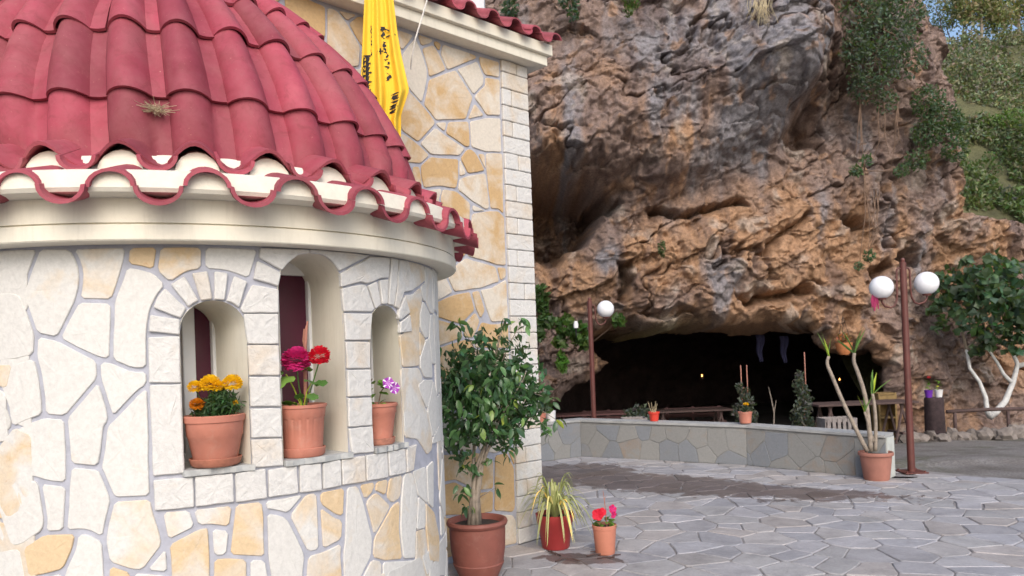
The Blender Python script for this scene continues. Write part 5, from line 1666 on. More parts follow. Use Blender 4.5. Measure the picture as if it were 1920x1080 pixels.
def in_terrace(x, y):
    for (x1, y1), (x2, y2) in zip(WALLP, WALLP[1:]):
        if x1 <= x <= x2 and y > y1 + (y2 - y1) * (x - x1) / (x2 - x1) - 0.02:
            return False
    for (x1, y1), (x2, y2) in zip(EDGE, EDGE[1:]):
        if x1 <= x <= x2 and y > y1 + (y2 - y1) * (x - x1) / (x2 - x1):
            return False
    return y < 10.9
def pave():
    r = random.Random(31)
    box = (-0.9, 2.6, 7.4, 10.95)
    seeds = [p for p in scatter(box, 0.31, 0.48, r)]
    cells = voronoi(seeds, box)
    done = []
    for P in cells:
        for (x1, y1), (x2, y2) in list(zip(WALLP, WALLP[1:])):
            c = centroid(P) if P else (0, 0)
            if P and x1 - .3 <= c[0] <= x2 + .3:
                P = clip(P, x1, y1, -(y2 - y1), (x2 - x1))
        for (x1, y1), (x2, y2) in zip(EDGE[1:], EDGE[2:]):
            if P and centroid(P)[0] > 4.2:
                P = clip(P, x1, y1, -(y2 - y1), (x2 - x1))
        # keep clear of the chapel
        if P:
            P = clip(P, X0 + WN.x * 0.02, Y0 + WN.y * 0.02, -WN.x, -WN.y) if (Vector((*centroid(P), 0)) - Vector((X0, Y0, 0))).dot(WD) < 0.1 else P
        if not P or len(P) < 3:
            continue
        if poly_area(P) < 0: P = P[::-1]
        if poly_area(P) < 0.012: continue
        c = centroid(P)
        if math.hypot(c[0] - CX, c[1] - CY) < RA + 0.05: continue
        q = Vector((c[0], c[1], -EYE))
        vis = q.y > 0 and -0.12 < c[0] / c[1] < 0.70 and c[1] > 4.9
        done.append((poly_area(P) / (c[1] ** 3) if vis else 0, P))
    done.sort(key=lambda a: -a[0])
    pal = [(0.335, 0.328, 0.345), (0.355, 0.348, 0.362), (0.32, 0.318, 0.34), (0.35, 0.335, 0.335), (0.355, 0.33, 0.322), (0.335, 0.328, 0.333)]
    rest = ([], [], [])
    for k, (s_, P) in enumerate(done):
        Q = inset(P, r.uniform(0.003, 0.008))
        if poly_area(Q) < 0.005: continue
        Q = soften(Q, 0.18, 0.010, r, 0.11)
        h = r.uniform(-0.003, 0.004)
        vs, fs = slab(Q, lambda u, v, d: (u, v, d), -0.011, 0.004 + h, 0.006, r, 0.0012, 1)
        c = np.array(r.choice(pal)) * r.uniform(0.88, 1.1)
        if k < 290 and s_ > 0:
            me = mesh('flagstone', vs, fs, M['flagstone'])
            a = me.color_attributes.new('tint', 'FLOAT_COLOR', 'POINT')
            a.data.foreach_set('color', np.tile(np.append(c, 1), len(vs)).astype(np.float32))
            link('flagstone', me, ter)
        else:
            n0 = len(rest[0])
            rest[0].extend(vs)
            rest[1].extend([tuple(i + n0 for i in f) for f in fs])
            rest[2].extend([tuple(c) + (1,)] * len(vs))
    me = mesh('flagstones', rest[0], rest[1], M['flagstone'])
    a = me.color_attributes.new('tint', 'FLOAT_COLOR', 'POINT')
    a.data.foreach_set('color', np.array(rest[2], np.float32).ravel())
    tag(link('flagstones', me, ter), kind='stuff')
pave()

# ------------------------------------------------------------------ low wall round the terrace
def low_wall():
    root = thing('low_wall', 'low grey stone-faced wall edging the paved terrace before the cave', 'wall', (2.9, 9.7, 0))
    P = [Vector((x, y, 0)) for x, y in WALLP]
    th = 0.24
    H = [0.50, 0.50, 0.475, 0.455, 0.45]
    nrm = []
    for i in range(len(P)):
        a, b = P[max(i - 1, 0)], P[min(i + 1, len(P) - 1)]
        t = (b - a).normalized()
        nrm.append(Vector((-t.y, t.x, 0)))
    vs, fs = [], []
    for p, n, h in zip(P, nrm, H):
        q = p + n * th
        zb = -0.7
        vs += [(p.x, p.y, zb), (p.x, p.y, h), (q.x, q.y, h), (q.x, q.y, zb)]
    for i in range(len(P) - 1):
        for k in range(3):
            fs.append((i * 4 + k, (i + 1) * 4 + k, (i + 1) * 4 + k + 1, i * 4 + k + 1))
    fs.append((0, 1, 2, 3))
    e = (len(P) - 1) * 4
    fs.append((e + 3, e + 2, e + 1, e))
    core = obj('wall_core', vs, fs, plain('wall_mortar', (0.235, 0.235, 0.228), 0.9, 0.2, 6, 0.5, 40, 0.01), root, world=True)
    # coping: a rough cement cap
    vs, fs = [], []
    r = random.Random(8)
    for i in range(len(P) - 1):
        k = 14
        for j in range(k + (1 if i == len(P) - 2 else 0)):
            t = j / k
            p = P[i].lerp(P[i + 1], t)
            n = nrm[i].lerp(nrm[i + 1], t).normalized()
            h = H[i] + (H[i + 1] - H[i]) * t
            a, b = p - n * (0.022 + r.uniform(-.004, .004)), p + n * (th + 0.02)
            vs += [(a.x, a.y, h + 0.003), (a.x, a.y, h + 0.032 + r.uniform(-.004, .003)), (b.x, b.y, h + 0.035), (b.x, b.y, h + 0.003)]
    m = len(vs) // 4
    for i in range(m - 1):
        for k in range(4):
            k2 = (k + 1) % 4
            fs.append((i * 4 + k, (i + 1) * 4 + k, (i + 1) * 4 + k2, i * 4 + k2))
    fs += [(0, 1, 2, 3), tuple((m - 1) * 4 + k for k in (3, 2, 1, 0))]
    obj('coping', vs, fs, plain('coping_cement', (0.36, 0.365, 0.36), 0.9, 0.18, 7, 0.5, 40, 0.008), root, world=True)
    wm = stone_mat('wall_stone', (0.265, 0.265, 0.255), (0.29, 0.225, 0.175), (0.22, 0.17, 0.13), 1.0, 0.4)
    wb = stone_mat('wall_stone_blue', (0.22, 0.235, 0.255), (0.25, 0.245, 0.24), (0.2, 0.19, 0.18), 1.0, 0.4)
    for i in range(len(P) - 1):
        L = (P[i + 1] - P[i]).length
        t = (P[i + 1] - P[i]).normalized()
        n = Vector((-t.y, t.x, 0))
        h0, h1 = H[i], H[i + 1]
        box = (0.0, 0.0, L, min(h0, h1) - 0.01)
        u0 = 1.35 if i == 0 else 0
        def f(u, v, d, p=P[i], t=t, n=n):
            q = p + t * u - n * d
            return (q.x, q.y, v)
        for Q in voronoi(scatter((0, 0.08, L, 0.5), 0.27, 0.40, r), box):
            if centroid(Q)[0] < u0: continue
            stone('stone', Q, f, wb if r.random() < 0.35 else wm, core, r.choice([-.1, 0, 0, .1, .1, .2, .35]), d1=0.007, joint=0.004, jit=0.004, shade=r.uniform(0.7, 1.0))
    # end face: the light it catches is put into its paler colour
    p, q = P[-1], P[-1] + nrm[-1] * th
    t = (P[-1] - P[-2]).normalized() * 0.012
    vs = [(a.x + t.x * s, a.y + t.y * s, z) for s in (0, 1) for a in (p, q) for z in (0.0, H[-1])]
    obj('end_face', vs, [(0, 1, 3, 2), (4, 6, 7, 5), (0, 4, 5, 1), (2, 3, 7, 6), (1, 5, 7, 3), (0, 2, 6, 4)], plain('pale_lit_face', (0.47, 0.49, 0.46), 0.9, 0.15, 9, 0.4, 40, 0.006), root, world=True)
low_wall()

# ------------------------------------------------------------------ lamp posts
def lamp_post(label, foot, height, arms, glob=0.131):
    root = thing('lamp_post', label, 'lamp post', foot, 'brown globe lamp posts')
    b = MB()
    b.lathe([(0.0, height + 0.055), (0.018, height + 0.05), (0.026, height + 0.03), (0.02, height + 0.012), (0.036, height), (0.036, height - 0.02), (0.037, 1.0), (0.041, 0.03), (0.041, 0.008)], 16)
    auto_smooth(b.build('pole', M['pole'], root), 50)
    b = MB()
    b.box((0, 0, 0.012), (0.26, 0.26, 0.014))
    for sx in (-1, 1):
        for sy in (-1, 1):
            b.lathe([(0.0, 0.034), (0.012, 0.034), (0.012, 0.018)], 6, (sx * 0.1, sy * 0.1, 0))
    b.build('base_plate', M['pole'], root)
    for (gx, gz, sgn) in arms:
        s = sgn
        b = MB()
        x = abs(gx)
        pts = [(0.03, height - 0.07), (0.055, height - 0.06), (0.075, height - 0.09), (0.078, gz - 0.06), (0.085, gz - 0.15), (0.115, gz - 0.215), (x * .62, gz - 0.235), (x * .88, gz - 0.215), (x, gz - 0.17), (x, gz - glob + 0.005)]
        b.tube([(s * a, 0, z) for a, z in pts], 0.0115, 8)
        b.lathe([(0.0, gz - glob - 0.012), (0.045, gz - glob - 0.01), (0.05, gz - glob + 0.012), (0.0, gz - glob + 0.014)], 14, (s * x, 0, 0))
        a = auto_smooth(b.build('arm', M['pole'], root), 50)
        g = MB()
        k = 20
        g.lathe([(math.sin(math.pi * i / k) * glob, gz - math.cos(math.pi * i / k) * glob) for i in range(k + 1)], 32, (s * x, 0, 0))
        auto_smooth(g.build('globe', M['globe'], a), 60)
lamp_post('tall brown lamp post with two white globes at the edge of the terrace', (4.50, 8.66, 0.0), 2.40, [(-0.255, 2.125, -1), (0.262, 2.155, 1)])
pl = at(1116, 815, 11.3)
lamp_post('brown lamp post with one white globe behind the low wall', (pl.x - 0.01, 11.3, -0.18), 2.44, [(0.235, 2.31, 1)], 0.128)
q = at(1640, 560, 8.66)
b = MB()
for k in range(5):
    o_ = Vector((0.012 * (k - 2), 0.004 * (k % 2), 0))
    b.tube([q + o_ + Vector((0, 0, 0.05)), q + o_ * 1.5 + Vector((0.006 * math.sin(k), 0, -0.02)), q + o_ * 1.2 + Vector((0.01 * math.sin(k * 2), 0, -0.10 - 0.02 * (k % 3)))], [0.004, 0.011, 0.007], 5)
b.tube([q + Vector((0, 0, .05)), q + Vector((.06, 0, .09))], .003, 5)
tag(b.build('ribbon', M['pink_cloth']), 'pink ribbon tied under the left globe of the double lamp', 'ribbon')

# ------------------------------------------------------------------ pots and plants
def pot(root, prof, mat, soil_z, n=40, rib=None, part='pot'):
    b = MB()
    b.lathe(prof, n, rib=rib)
    p = auto_smooth(b.build(part, mat, root), 40)
    rs = max(r for r, z in prof) * 0.86
    s = MB()
    s.lathe([(0.0, soil_z + 0.006), (rs * 0.5, soil_z + 0.004), (rs, soil_z)], 20)
    s.build('soil', M['soil'], root)
    return p
def flower_head(name, c, rad, mat, parent, n=90, petal=0.3, seed=1, flat=0.8):
    """pompon of small ruffled petals"""
    g = random.Random(seed)
    vs, fs = [], []
    c = Vector(c)
    for i in range(n):
        z = 1 - 1.75 * (i + 0.5) / n
        a = i * 2.39996
        s = math.sqrt(max(0, 1 - z * z))
        d = Vector((s * math.cos(a), s * math.sin(a), z * flat))
        t = Vector((-math.sin(a), math.cos(a), 0))
        if s < 0.1: t = Vector((1, 0, 0))
        up = d.cross(t)
        w = rad * petal * g.uniform(.8, 1.2)
        k = len(vs)
        tip = c + d * rad * g.uniform(.88, 1.06)
        lean = up * g.uniform(-.4, .4)
        vs += [c + d * rad * .45, tip - t * w + lean * w, tip + d * w * .25 + up * w * g.uniform(-.5, .5), tip + t * w - lean * w]
        fs += [(k, k + 1, k + 2), (k, k + 2, k + 3)]
    return obj(name, vs, fs, mat, parent)
def leaf_mesh(name, L, W, mat, fold=0.2, bend=0.25, n=5, tipw=0.0, shape=None):
    """one leaf along +X with a midrib fold; shape(t) gives its half width"""
    vs, fs = [], []
    for i in range(n + 1):
        t = i / n
        w = (shape(t) if shape else math.sin(math.pi * min(1, t * 0.94 + 0.06)) ** 0.8) * W / 2
        z = -bend * L * t * t
        vs += [(L * t, -w, z + fold * w), (L * t, 0, z), (L * t, w, z + fold * w)]
    for i in range(n):
        k = i * 3
        fs += [(k, k + 3, k + 4, k + 1), (k + 1, k + 4, k + 5, k + 2)]
    me = mesh(name, vs, fs, mat, True)
    return me
def put(name, me, parent, loc, direction, roll=0.0, scale=1.0):
    o = link(name, me, parent)
    d = Vector(direction).normalized()
    q = d.to_track_quat('X', 'Z')
    o.rotation_euler = (q.to_matrix() @ Matrix.Rotation(roll, 3, 'X')).to_euler()
    o.location = loc
    o.scale = (scale,) * 3
    return o
def niche(c, inset_):
    t = R_(c)
    return Vector((CX + (RA - inset_) * math.cos(t), CY + (RA - inset_) * math.sin(t), ZSILL + 0.006))
# marigolds, left niche
P = niche(-66.4, 0.045)
root = thing('flower_pot', 'terracotta pot of yellow marigolds on a saucer in the left niche', 'flower pot', P, 'pots in the chapel niches')
pot(root, [(0.0, 0.018), (0.082, 0.018), (0.088, 0.03), (0.108, 0.125), (0.112, 0.13), (0.116, 0.185), (0.122, 0.188), (0.124, 0.212), (0.118, 0.216), (0.11, 0.21), (0.105, 0.18)], M['terracotta'], 0.185)
b = MB(); b.lathe([(0.0, 0.002), (0.088, 0.002), (0.098, 0.01), (0.106, 0.036), (0.102, 0.038), (0.092, 0.014), (0.0, 0.012)], 40)
auto_smooth(b.build('saucer', plain('weathered_saucer', (0.42, 0.16, 0.10), 0.6, 0.35, 25, 0.1, 60, 0.002), root), 40)
g = random.Random(41)
fl = Vector((P.x - 0, P.y, 0)).normalized()
rgt = Vector((1, 0, 0))
C = clump_points([(0.02, 0, .245, .075), (.065, 0, .25, .06), (-.045, .01, .235, .055), (.03, -.02, .285, .06), (.06, -.03, .28, .05)], 1500, 42, .2)
V, Fq, t = leaves(C, .034, np.array((.045, .10, .035)), 43, -0.3, .24)
link('foliage', npmesh('foliage', V, Fq, M['leaf_cloud'], False, t), root)
for k, (dx, dz, r_, m_) in enumerate(((0.005, .345, .042, 'marigold'), (.098, .345, .040, 'marigold'), (-.058, .335, .030, 'marigold'), (-.052, .262, .030, 'marigold_orange'), (.098, .262, .013, 'marigold'), (.035, .335, .028, 'marigold'))):
    f = flower_head('flower', (dx, -.045 if k != 4 else -.02, dz), r_, M[m_], root, 150, .22, 50 + k, .9)
    b = MB(); b.tube([(dx * .3, -.01, .2), (dx * .7, -.03, dz - .06), (dx, -.045, dz - r_ * .3)], .0025, 5)
    b.build('stem', M['marigold_leaf'], f)
# geranium, middle niche
P = niche(-49.6, 0.075)
root = thing('flower_pot', 'ribbed terracotta pot of pink and red geraniums in the tall middle niche', 'flower pot', P, 'pots in the chapel niches')
pot(root, [(0.0, 0.02), (0.086, 0.02), (0.088, 0.04), (0.098, 0.17), (0.101, 0.175), (0.106, 0.215), (0.111, 0.218), (0.112, 0.23), (0.106, 0.232), (0.10, 0.20)], M['terracotta'], 0.205, 72, (0.045, 0.172, 18))
b = MB(); b.lathe([(0.0, 0.0), (0.088, 0.0), (0.096, 0.008), (0.1, 0.038), (0.095, 0.04), (0.087, 0.014), (0.0, 0.012)], 40)
auto_smooth(b.build('saucer', M['terracotta'], root), 40)
b = MB(); b.tube([(.018, 0, .2), (.022, 0, .4), (.028, -.005, .5), (.034, -.006, .565), (.042, -.006, .605)], [.0085, .0085, .008, .007, .003], 8)
b.tube([(.026, 0, .45), (.018, 0, .52), (.024, .0, .57)], [.005, .005, .004], 6)
b.build('stake', M['stake'], root)
for k, (dx, dz, r_, m_, s_) in enumerate(((.0, .43, .064, 'magenta', 1), (.103, .445, .048, 'scarlet', 2))):
    f = flower_head('flower', (dx, -.06, dz), r_, M[m_], root, 170, .2, 60 + k, .95)
    b = MB(); b.tube([(.01, 0, .2), (dx * .6, -.03, dz - .12), (dx, -.06, dz - r_ * .4)], .003, 5)
    b.build('stem', M['geranium_leaf'], f)
def round_leaf(rad, mat):
    n = 22
    vs = [(0, 0, 0)]
    for i in range(n):
        a = R_(22) + (2 * math.pi - R_(44)) * i / (n - 1) 
        rr = rad * (1 + .07 * math.sin(i * 2.1)) 
        vs.append((rad * .75 - math.cos(a) * rr, math.sin(a) * rr, .12 * rad * math.sin(a * 5) - .15 * rad))
    return mesh('leaf', vs, [(0, i, i + 1) for i in range(1, n)], mat, True)
for k, (dx, dy, dz, rad, d) in enumerate(((-.03, -.07, .36, .058, (-.6, -.6, -.35)), (-.07, -.05, .385, .045, (-.8, -.4, .1)), (.05, -.05, .34, .035, (.6, -.6, -.2)), (.085, -.04, .335, .03, (.8, -.5, -.3)), (.06, -.05, .28, .026, (.5, -.8, -.6)), (-.055, -.05, .245, .038, (-.5, -.8, .2)), (-.03, -.04, .235, .03, (-.1, -1, .4)), (.035, -.05, .385, .03, (.4, -.8, .3)), (.0, -.03, .26, .022, (.2, -.9, .8)))):
    o = put('leaf', round_leaf(rad, M['geranium_leaf']), root, (dx, dy, dz), d, g.uniform(-.4, .4))
b = MB()
for e in ((-.05, -.05, .37), (.06, -.04, .33), (.05, -.04, .28), (-.05, -.04, .24), (0, -.03, .26)):
    b.tube([(0.005, 0, .2), (e[0] * .5, e[1] * .5, (e[2] + .2) / 2 + .02), e], .0028, 5)
b.build('stem', M['petunia_leaf'], root)
# petunia, right niche
P = niche(-29.6, 0.075)
root = thing('flower_pot', 'terracotta pot with a violet and white petunia in the right niche', 'flower pot', P, 'pots in the chapel niches')
pot(root, [(0.0, 0.01), (0.068, 0.01), (0.066, 0.035), (0.083, 0.15), (0.087, 0.155), (0.09, 0.185), (0.096, 0.188), (0.097, 0.20), (0.09, 0.203), (0.085, 0.18)], M['terracotta'], 0.18)
b = MB(); b.lathe([(0.0, 0.0), (0.068, 0.0), (0.076, 0.008), (0.08, 0.032), (0.074, 0.034), (0.068, 0.014), (0.0, 0.012)], 40)
auto_smooth(b.build('saucer', plain('chalky_saucer', (0.44, 0.19, 0.13), 0.7, 0.45, 40, 0.1, 60, 0.002), root), 40)
b = MB()
b.tube([(-.045, -.01, .18), (-.05, -.02, .25), (-.042, -.02, .30), (-.02, -.02, .325)], [.004, .004, .0035, .002], 6)
b.tube([(-.042, -.02, .30), (-.055, -.02, .325), (-.06, -.02, .34)], [.003, .002, .0015], 5)
b.tube([(0, -.01, .18), (.02, -.02, .26), (.055, -.03, .30)], [.003, .003, .002], 5)
b.build('stem', M['twig'], root)
lm = leaf_mesh('leaf', .055, .036, M['petunia_leaf'], .25, .3)
for k in range(26):
    a = g.uniform(0, 6.28)
    h = g.choice([.2, .2, .22, .25, .28, .30])
    put('leaf', lm, root, (math.cos(a) * .025 - .005, math.sin(a) * .02 - .02, h), (math.cos(a), math.sin(a) - .3, g.uniform(-.2, .7)), g.uniform(-.5, .5), g.uniform(.6, 1.1))
def trumpet(c, rad, m1, m2, parent, face=(0.1, -1, 0.1)):
    """five-lobed funnel flower with a pale striped face"""
    n = 40
    vs, fs = [(0, 0, 0)], []
    for ring_ in (1, 2):
        for i in range(n):
            a = 2 * math.pi * i / n
            lob = 0.86 + 0.14 * abs(math.cos(a * 2.5))
            rr = rad * lob * (0.5 if ring_ == 1 else 1)
            vs.append((rad * (.34 if ring_ == 1 else .42 + .08 * math.sin(a * 7)), math.cos(a) * rr, math.sin(a) * rr))
    for i in range(n):
        j = (i + 1) % n
        fs.append((0, 1 + i, 1 + j))
        fs.append((1 + i, 1 + n + i, 1 + n + j, 1 + j))
    me = mesh('flower', vs, fs, m1, True)
    me.materials.append(m2)
    for i, p_ in enumerate(me.polygons):
        if i % 2 == 1 and (i // 2) % 8 in (0, 7) or (i % 2 == 0 and i % 5 == 0): p_.material_index = 1
    return put('flower', me, parent, c, face)
trumpet((.062, -.055, .30), .030, M['violet'], M['petal_white'], root, (.3, -1, .2))
trumpet((.088, -.06, .278), .030, M['violet'], M['petal_white'], root, (.7, -.8, -.1))
trumpet((-.062, -.025, .335), .010, M['black'], M['black'], root)

# ficus in the big pot
P = Vector((-0.285, 5.22, 0.004))
root = thing('ficus', 'glossy ficus tree in a large dull terracotta pot between apse and nave', 'potted tree', P)
pot(root, [(0.0, 0.0), (0.125, 0.0), (0.135, 0.02), (0.172, 0.10), (0.176, 0.112), (0.172, 0.118), (0.186, 0.20), (0.193, 0.33), (0.192, 0.36), (0.204, 0.368), (0.211, 0.385), (0.205, 0.402), (0.19, 0.405), (0.178, 0.395), (0.17, 0.36)], M['brown_pot'], 0.365, 48)
b = MB()
gq = random.Random(15)
tips = []
for k in range(7):
    a = k * .9
    x0, y0 = math.cos(a) * .03, math.sin(a) * .03
    sx, sy = gq.uniform(-.22, .38), gq.uniform(-.25, .25)
    m_ = Vector((x0 * .3 + .0 + sx * .12, y0 * .4 + sy * .1, .78))
    e = Vector((sx * .7 + .10, sy * .7, gq.uniform(1.1, 1.45)))
    b.tube([(x0 * 1.2 - .02, y0 * 1.2, .36), (x0 * .7 - .01, y0 * .7, .55), m_, m_.lerp(e, .45) + Vector((0, 0, .06)), e], [.019, .016, .012, .008, .003], 7)
    tips.append(e)
b.build('trunk', M['bark'], root, True)
crown_b = [(.13, 0, 1.30, .30), (-.06, .02, 1.38, .26), (.30, -.02, 1.32, .24), (.16, -.05, 1.10, .24), (.36, 0, 1.18, .17), (-.08, -.05, 1.12, .24), (.05, 0, 1.52, .22), (.28, .0, 1.50, .18), (.12, -.1, 1.22, .28), (.44, -.02, 1.22, .12), (-.15, 0, 1.3, .2), (.22, -.05, 1.0, .15), (-.10, -.05, .93, .15)]
C = clump_points(crown_b, 2400, 71, .4)
ex = clump_points([(.20, 0, 1.66, .07), (.24, 0, 1.76, .05), (.36, 0, 1.75, .05), (.40, 0, 1.74, .04), (-.06, 0, 1.74, .06), (.50, -.05, 1.02, .06), (.58, -.05, 1.06, .03), (.56, -.04, 1.20, .04), (-.05, -.02, .75, .08), (-.08, -.03, .62, .06), (-.06, -.03, .50, .05), (.09, -.02, .80, .05), (.14, -.03, .62, .04), (.25, -.04, .88, .08)], 120, 72, .3)
C = np.concatenate([ex, C])
C[:, 1] *= 1.0
order = np.argsort(C[120:, 1])
lmf = leaf_mesh('leaf', .078, .038, M['ficus_leaf'], .35, .35, 4)
crown = MB().tube([tips[0], tips[0] + Vector((.02, 0, .05))], .004, 5).build('crown', M['bark'], root)
for i in range(120):
    c = C[i]
    put('leaf', lmf, crown, tuple(c), (gq.uniform(-1, 1), gq.uniform(-1, .4), gq.uniform(-1.1, .2)), gq.uniform(-1, 1), gq.uniform(.6, 1.0))
for i in order[:175]:
    c = C[120 + i]
    put('leaf', lmf, crown, tuple(c), (gq.uniform(-1, 1) + (c[0] - .13) * 2, gq.uniform(-1, .2), gq.uniform(-1.5, .1)), gq.uniform(-1, 1), gq.uniform(.7, 1.15))
Cr = C[120:][order[175:]]
V, Fq, t = leaves(Cr, .075, np.array((.055, .120, .055)), 73, .8, .5)
tag(link('leaves', npmesh('leaves', V, Fq, leaf_mat('ficus_mass', None, None, True, .22, .28), True, t), crown), kind='stuff')
b = MB()
for e in ((.20, 0, 1.66), (.36, 0, 1.75), (.24, 0, 1.77), (-.06, 0, 1.74), (.58, -.05, 1.06), (.56, -.04, 1.2), (.50, -.05, 1.02)):
    s = Vector((.13, 0, 1.3))
    e = Vector(e)
    b.tube([s, s.lerp(e, .6) + Vector((0, 0, .03)), e], [.006, .004, .002], 5)
for e in ((-.05, -.02, .75), (-.08, -.03, .62), (.14, -.03, .62), (.09, -.02, .8)):
    e = Vector(e)
    b.tube([(0, 0, e.z - .08), e], [.005, .002], 5)
b.build('twigs', M['bark'], root, True)

# spider plant in the red pot
P = Vector((0.285, 5.95, 0.004))
root = thing('potted_plant', 'yellow-green striped spider plant spilling from a dark red pot', 'potted plant', P, 'pots on the terrace by the chapel corner')
pot(root, [(0.0, 0.0), (0.10, 0.0), (0.108, 0.01), (0.138, 0.20), (0.143, 0.205), (0.15, 0.26), (0.152, 0.268), (0.146, 0.27), (0.138, 0.24)], M['red_pot'], 0.235)
gs = random.Random(9)
for k in range(105):
    a = gs.uniform(0, 6.283)
    Lb = gs.uniform(.38, .58)
    out_ = gs.uniform(.25, 1.0)
    n = 9
    vs, fs = [], []
    wv = Vector((-math.sin(a), math.cos(a), 0))
    for i in range(n + 1):
        t = i / n
        x = out_ * Lb * .80 * t + .02
        z = .235 + Lb * (1.75 * (1.2 - out_ * .45) * t - (1.15 + .75 * out_) * t * t)
        c = Vector((math.cos(a) * x, math.sin(a) * x * (1.0 if math.sin(a) < 0 else .8), z))
        c.z = max(c.z, .05 + .01 * (k % 7))
        wd = .0085 * (1 - t ** 3) * (.6 + .4 * min(1, t * 4))
        vs += [c - wv * wd + Vector((0, 0, wd * .5)), c, c + wv * wd + Vector((0, 0, wd * .5))]
    for i in range(n):
        q = i * 3
        fs += [(q, q + 3, q + 4, q + 1), (q + 1, q + 4, q + 5, q + 2)]
    obj('leaf', vs, fs, M['spider_leaf'], root, True)
# small pot with red petunias
P = Vector((0.645, 5.73, 0.004))
root = thing('potted_plant', 'small pale terracotta pot with a red petunia and a dry twig', 'potted plant', P, 'pots on the terrace by the chapel corner')
pot(root, [(0.0, 0.0), (0.07, 0.0), (0.073, 0.008), (0.087, 0.185), (0.091, 0.188), (0.093, 0.215), (0.088, 0.218), (0.083, 0.2)], plain('pale_terracotta', (0.52, 0.20, 0.13), .6, .12, 9, .1, 60, .002), 0.195)
lm2 = leaf_mesh('leaf', .05, .034, M['petunia_leaf'], .25, .3)
for k in range(34):
    a = gs.uniform(0, 6.28)
    put('leaf', lm2, root, (math.cos(a) * .04, math.sin(a) * .035 - .01, gs.uniform(.2, .27)), (math.cos(a), math.sin(a) - .2, gs.uniform(-.1, .8)), gs.uniform(-.5, .5), gs.uniform(.7, 1.2))
trumpet((-.05, -.06, .305), .046, M['scarlet'], M['scarlet'], root, (-.2, -1, .2))
trumpet((-.02, -.05, .32), .032, M['scarlet'], M['scarlet'], root, (.3, -1, .5))
trumpet((.055, -.04, .335), .036, M['magenta'], M['scarlet'], root, (.5, -.9, .3))
trumpet((.06, -.05, .30), .028, M['magenta'], M['scarlet'], root, (.6, -.9, -.2))
b = MB(); b.tube([(.02, 0, .2), (.015, 0, .3), (.008, 0, .40), (.0, 0, .47)], [.004, .004, .003, .002], 6)
b.tube([(.008, 0, .40), (.025, 0, .44)], [.002, .001], 5)
b.build('twig', M['stake'], root)
b = MB()
for a in range(9):
    x, y = .28 + rnd.uniform(-.12, .4), 5.62 + rnd.uniform(-.12, .1)
    an = rnd.uniform(0, 3.1)
    b.tube([(x, y, .014), (x + math.cos(an) * .06, y + math.sin(an) * .06, .02), (x + math.cos(an) * .13, y + math.sin(an) * .10, .014)], [.006, .007, .004], 5)
tag(b.build('fallen_leaves', M['dark_wood']), 'dead brown leaves scattered on the paving by the red pot', 'leaves', kind='stuff')

# yucca by the low wall
P = Vector((3.93, 8.30, 0.004))
root = thing('yucca', 'bare-stemmed yucca in a terracotta tub at the end of the low wall', 'potted plant', P)
pot(root, [(0.0, 0.0), (0.125, 0.0), (0.132, 0.012), (0.155, 0.20), (0.16, 0.25), (0.163, 0.262), (0.178, 0.268), (0.182, 0.285), (0.176, 0.305), (0.168, 0.305), (0.155, 0.27)], plain('dusty_terracotta', (0.36, 0.155, 0.115), .75, .25, 5, .2, 50, .004), 0.272, 40)
def cane(pts, rads):
    b = MB()
    L = [at(x, y, 8.30 + dd) - P for x, y, dd in pts]
    # smooth a little
    Q = []
    for i in range(len(L) - 1):
        for t in (0, .33, .66):
            p0, p1, p2, p3 = L[max(i - 1, 0)], L[i], L[i + 1], L[min(i + 2, len(L) - 1)]
            Q.append(0.5 * ((2 * p1) + (p2 - p0) * t + (2 * p0 - 5 * p1 + 4 * p2 - p3) * t * t + (-p0 + 3 * p1 - 3 * p2 + p3) * t ** 3))
    Q.append(L[-1])
    rr = [rads[0] + (rads[1] - rads[0]) * i / (len(Q) - 1) for i in range(len(Q))]
    b.tube(Q, rr, 8)
    c = b.build('cane', M['bark'], root, True)
    return c, L[-1]
ylf = leaf_mesh('leaf', .30, .034, M['yucca_leaf'], .5, .06, 6, shape=lambda t: (0.55 + 1.2 * t) * (1 - t) * 1.6 if t > .3 else .75 + t * .6)
for pts, rads, lv in (
    ([(1626, 846, 0), (1605, 805, .0), (1582, 757, .02), (1560, 705, .04), (1551, 682, .05), (1554, 668, .05)], (.024, .017), [(-.35, 0, 1, 1.05), (-.15, .1, 1, 1.0), (.05, -.1, 1, .75), (-.28, -.2, 1, .8)]),
    ([(1633, 846, 0), (1629, 795, -.02), (1622, 742, 0), (1609, 700, 0), (1601, 678, 0), (1602, 662, 0)], (.026, .018), [(.28, 0, 1, 1.1), (.38, -.1, 1, 1.0), (-.42, 0, 1, 1.1), (-.30, .1, 1, .9), (-.75, .1, .75, .9), (.1, -.2, 1, .8)]),
    ([(1641, 846, .02), (1642, 800, .02), (1640, 765, .03), (1636, 738, .03)], (.022, .016), [(.02, 0, 1, .95), (.20, 0, 1, .85), (.85, 0, .75, .95), (-.1, -.2, 1, .8)]),
    ([(1638, 830, -.01), (1628, 795, -.03), (1621, 772, -.03)], (.016, .012), [(-.3, 0, 1, .7), (.45, 0, 1, .75), (-.1, -.2, 1, .65), (.2, .1, 1, .6)])):
    c, e = cane(pts, rads)
    for dx, dy, dz, s in lv:
        put('leaf', ylf, c, tuple(e - Vector((0, 0, .015))), (dx, dy, dz), gs.uniform(-.8, .8), s)

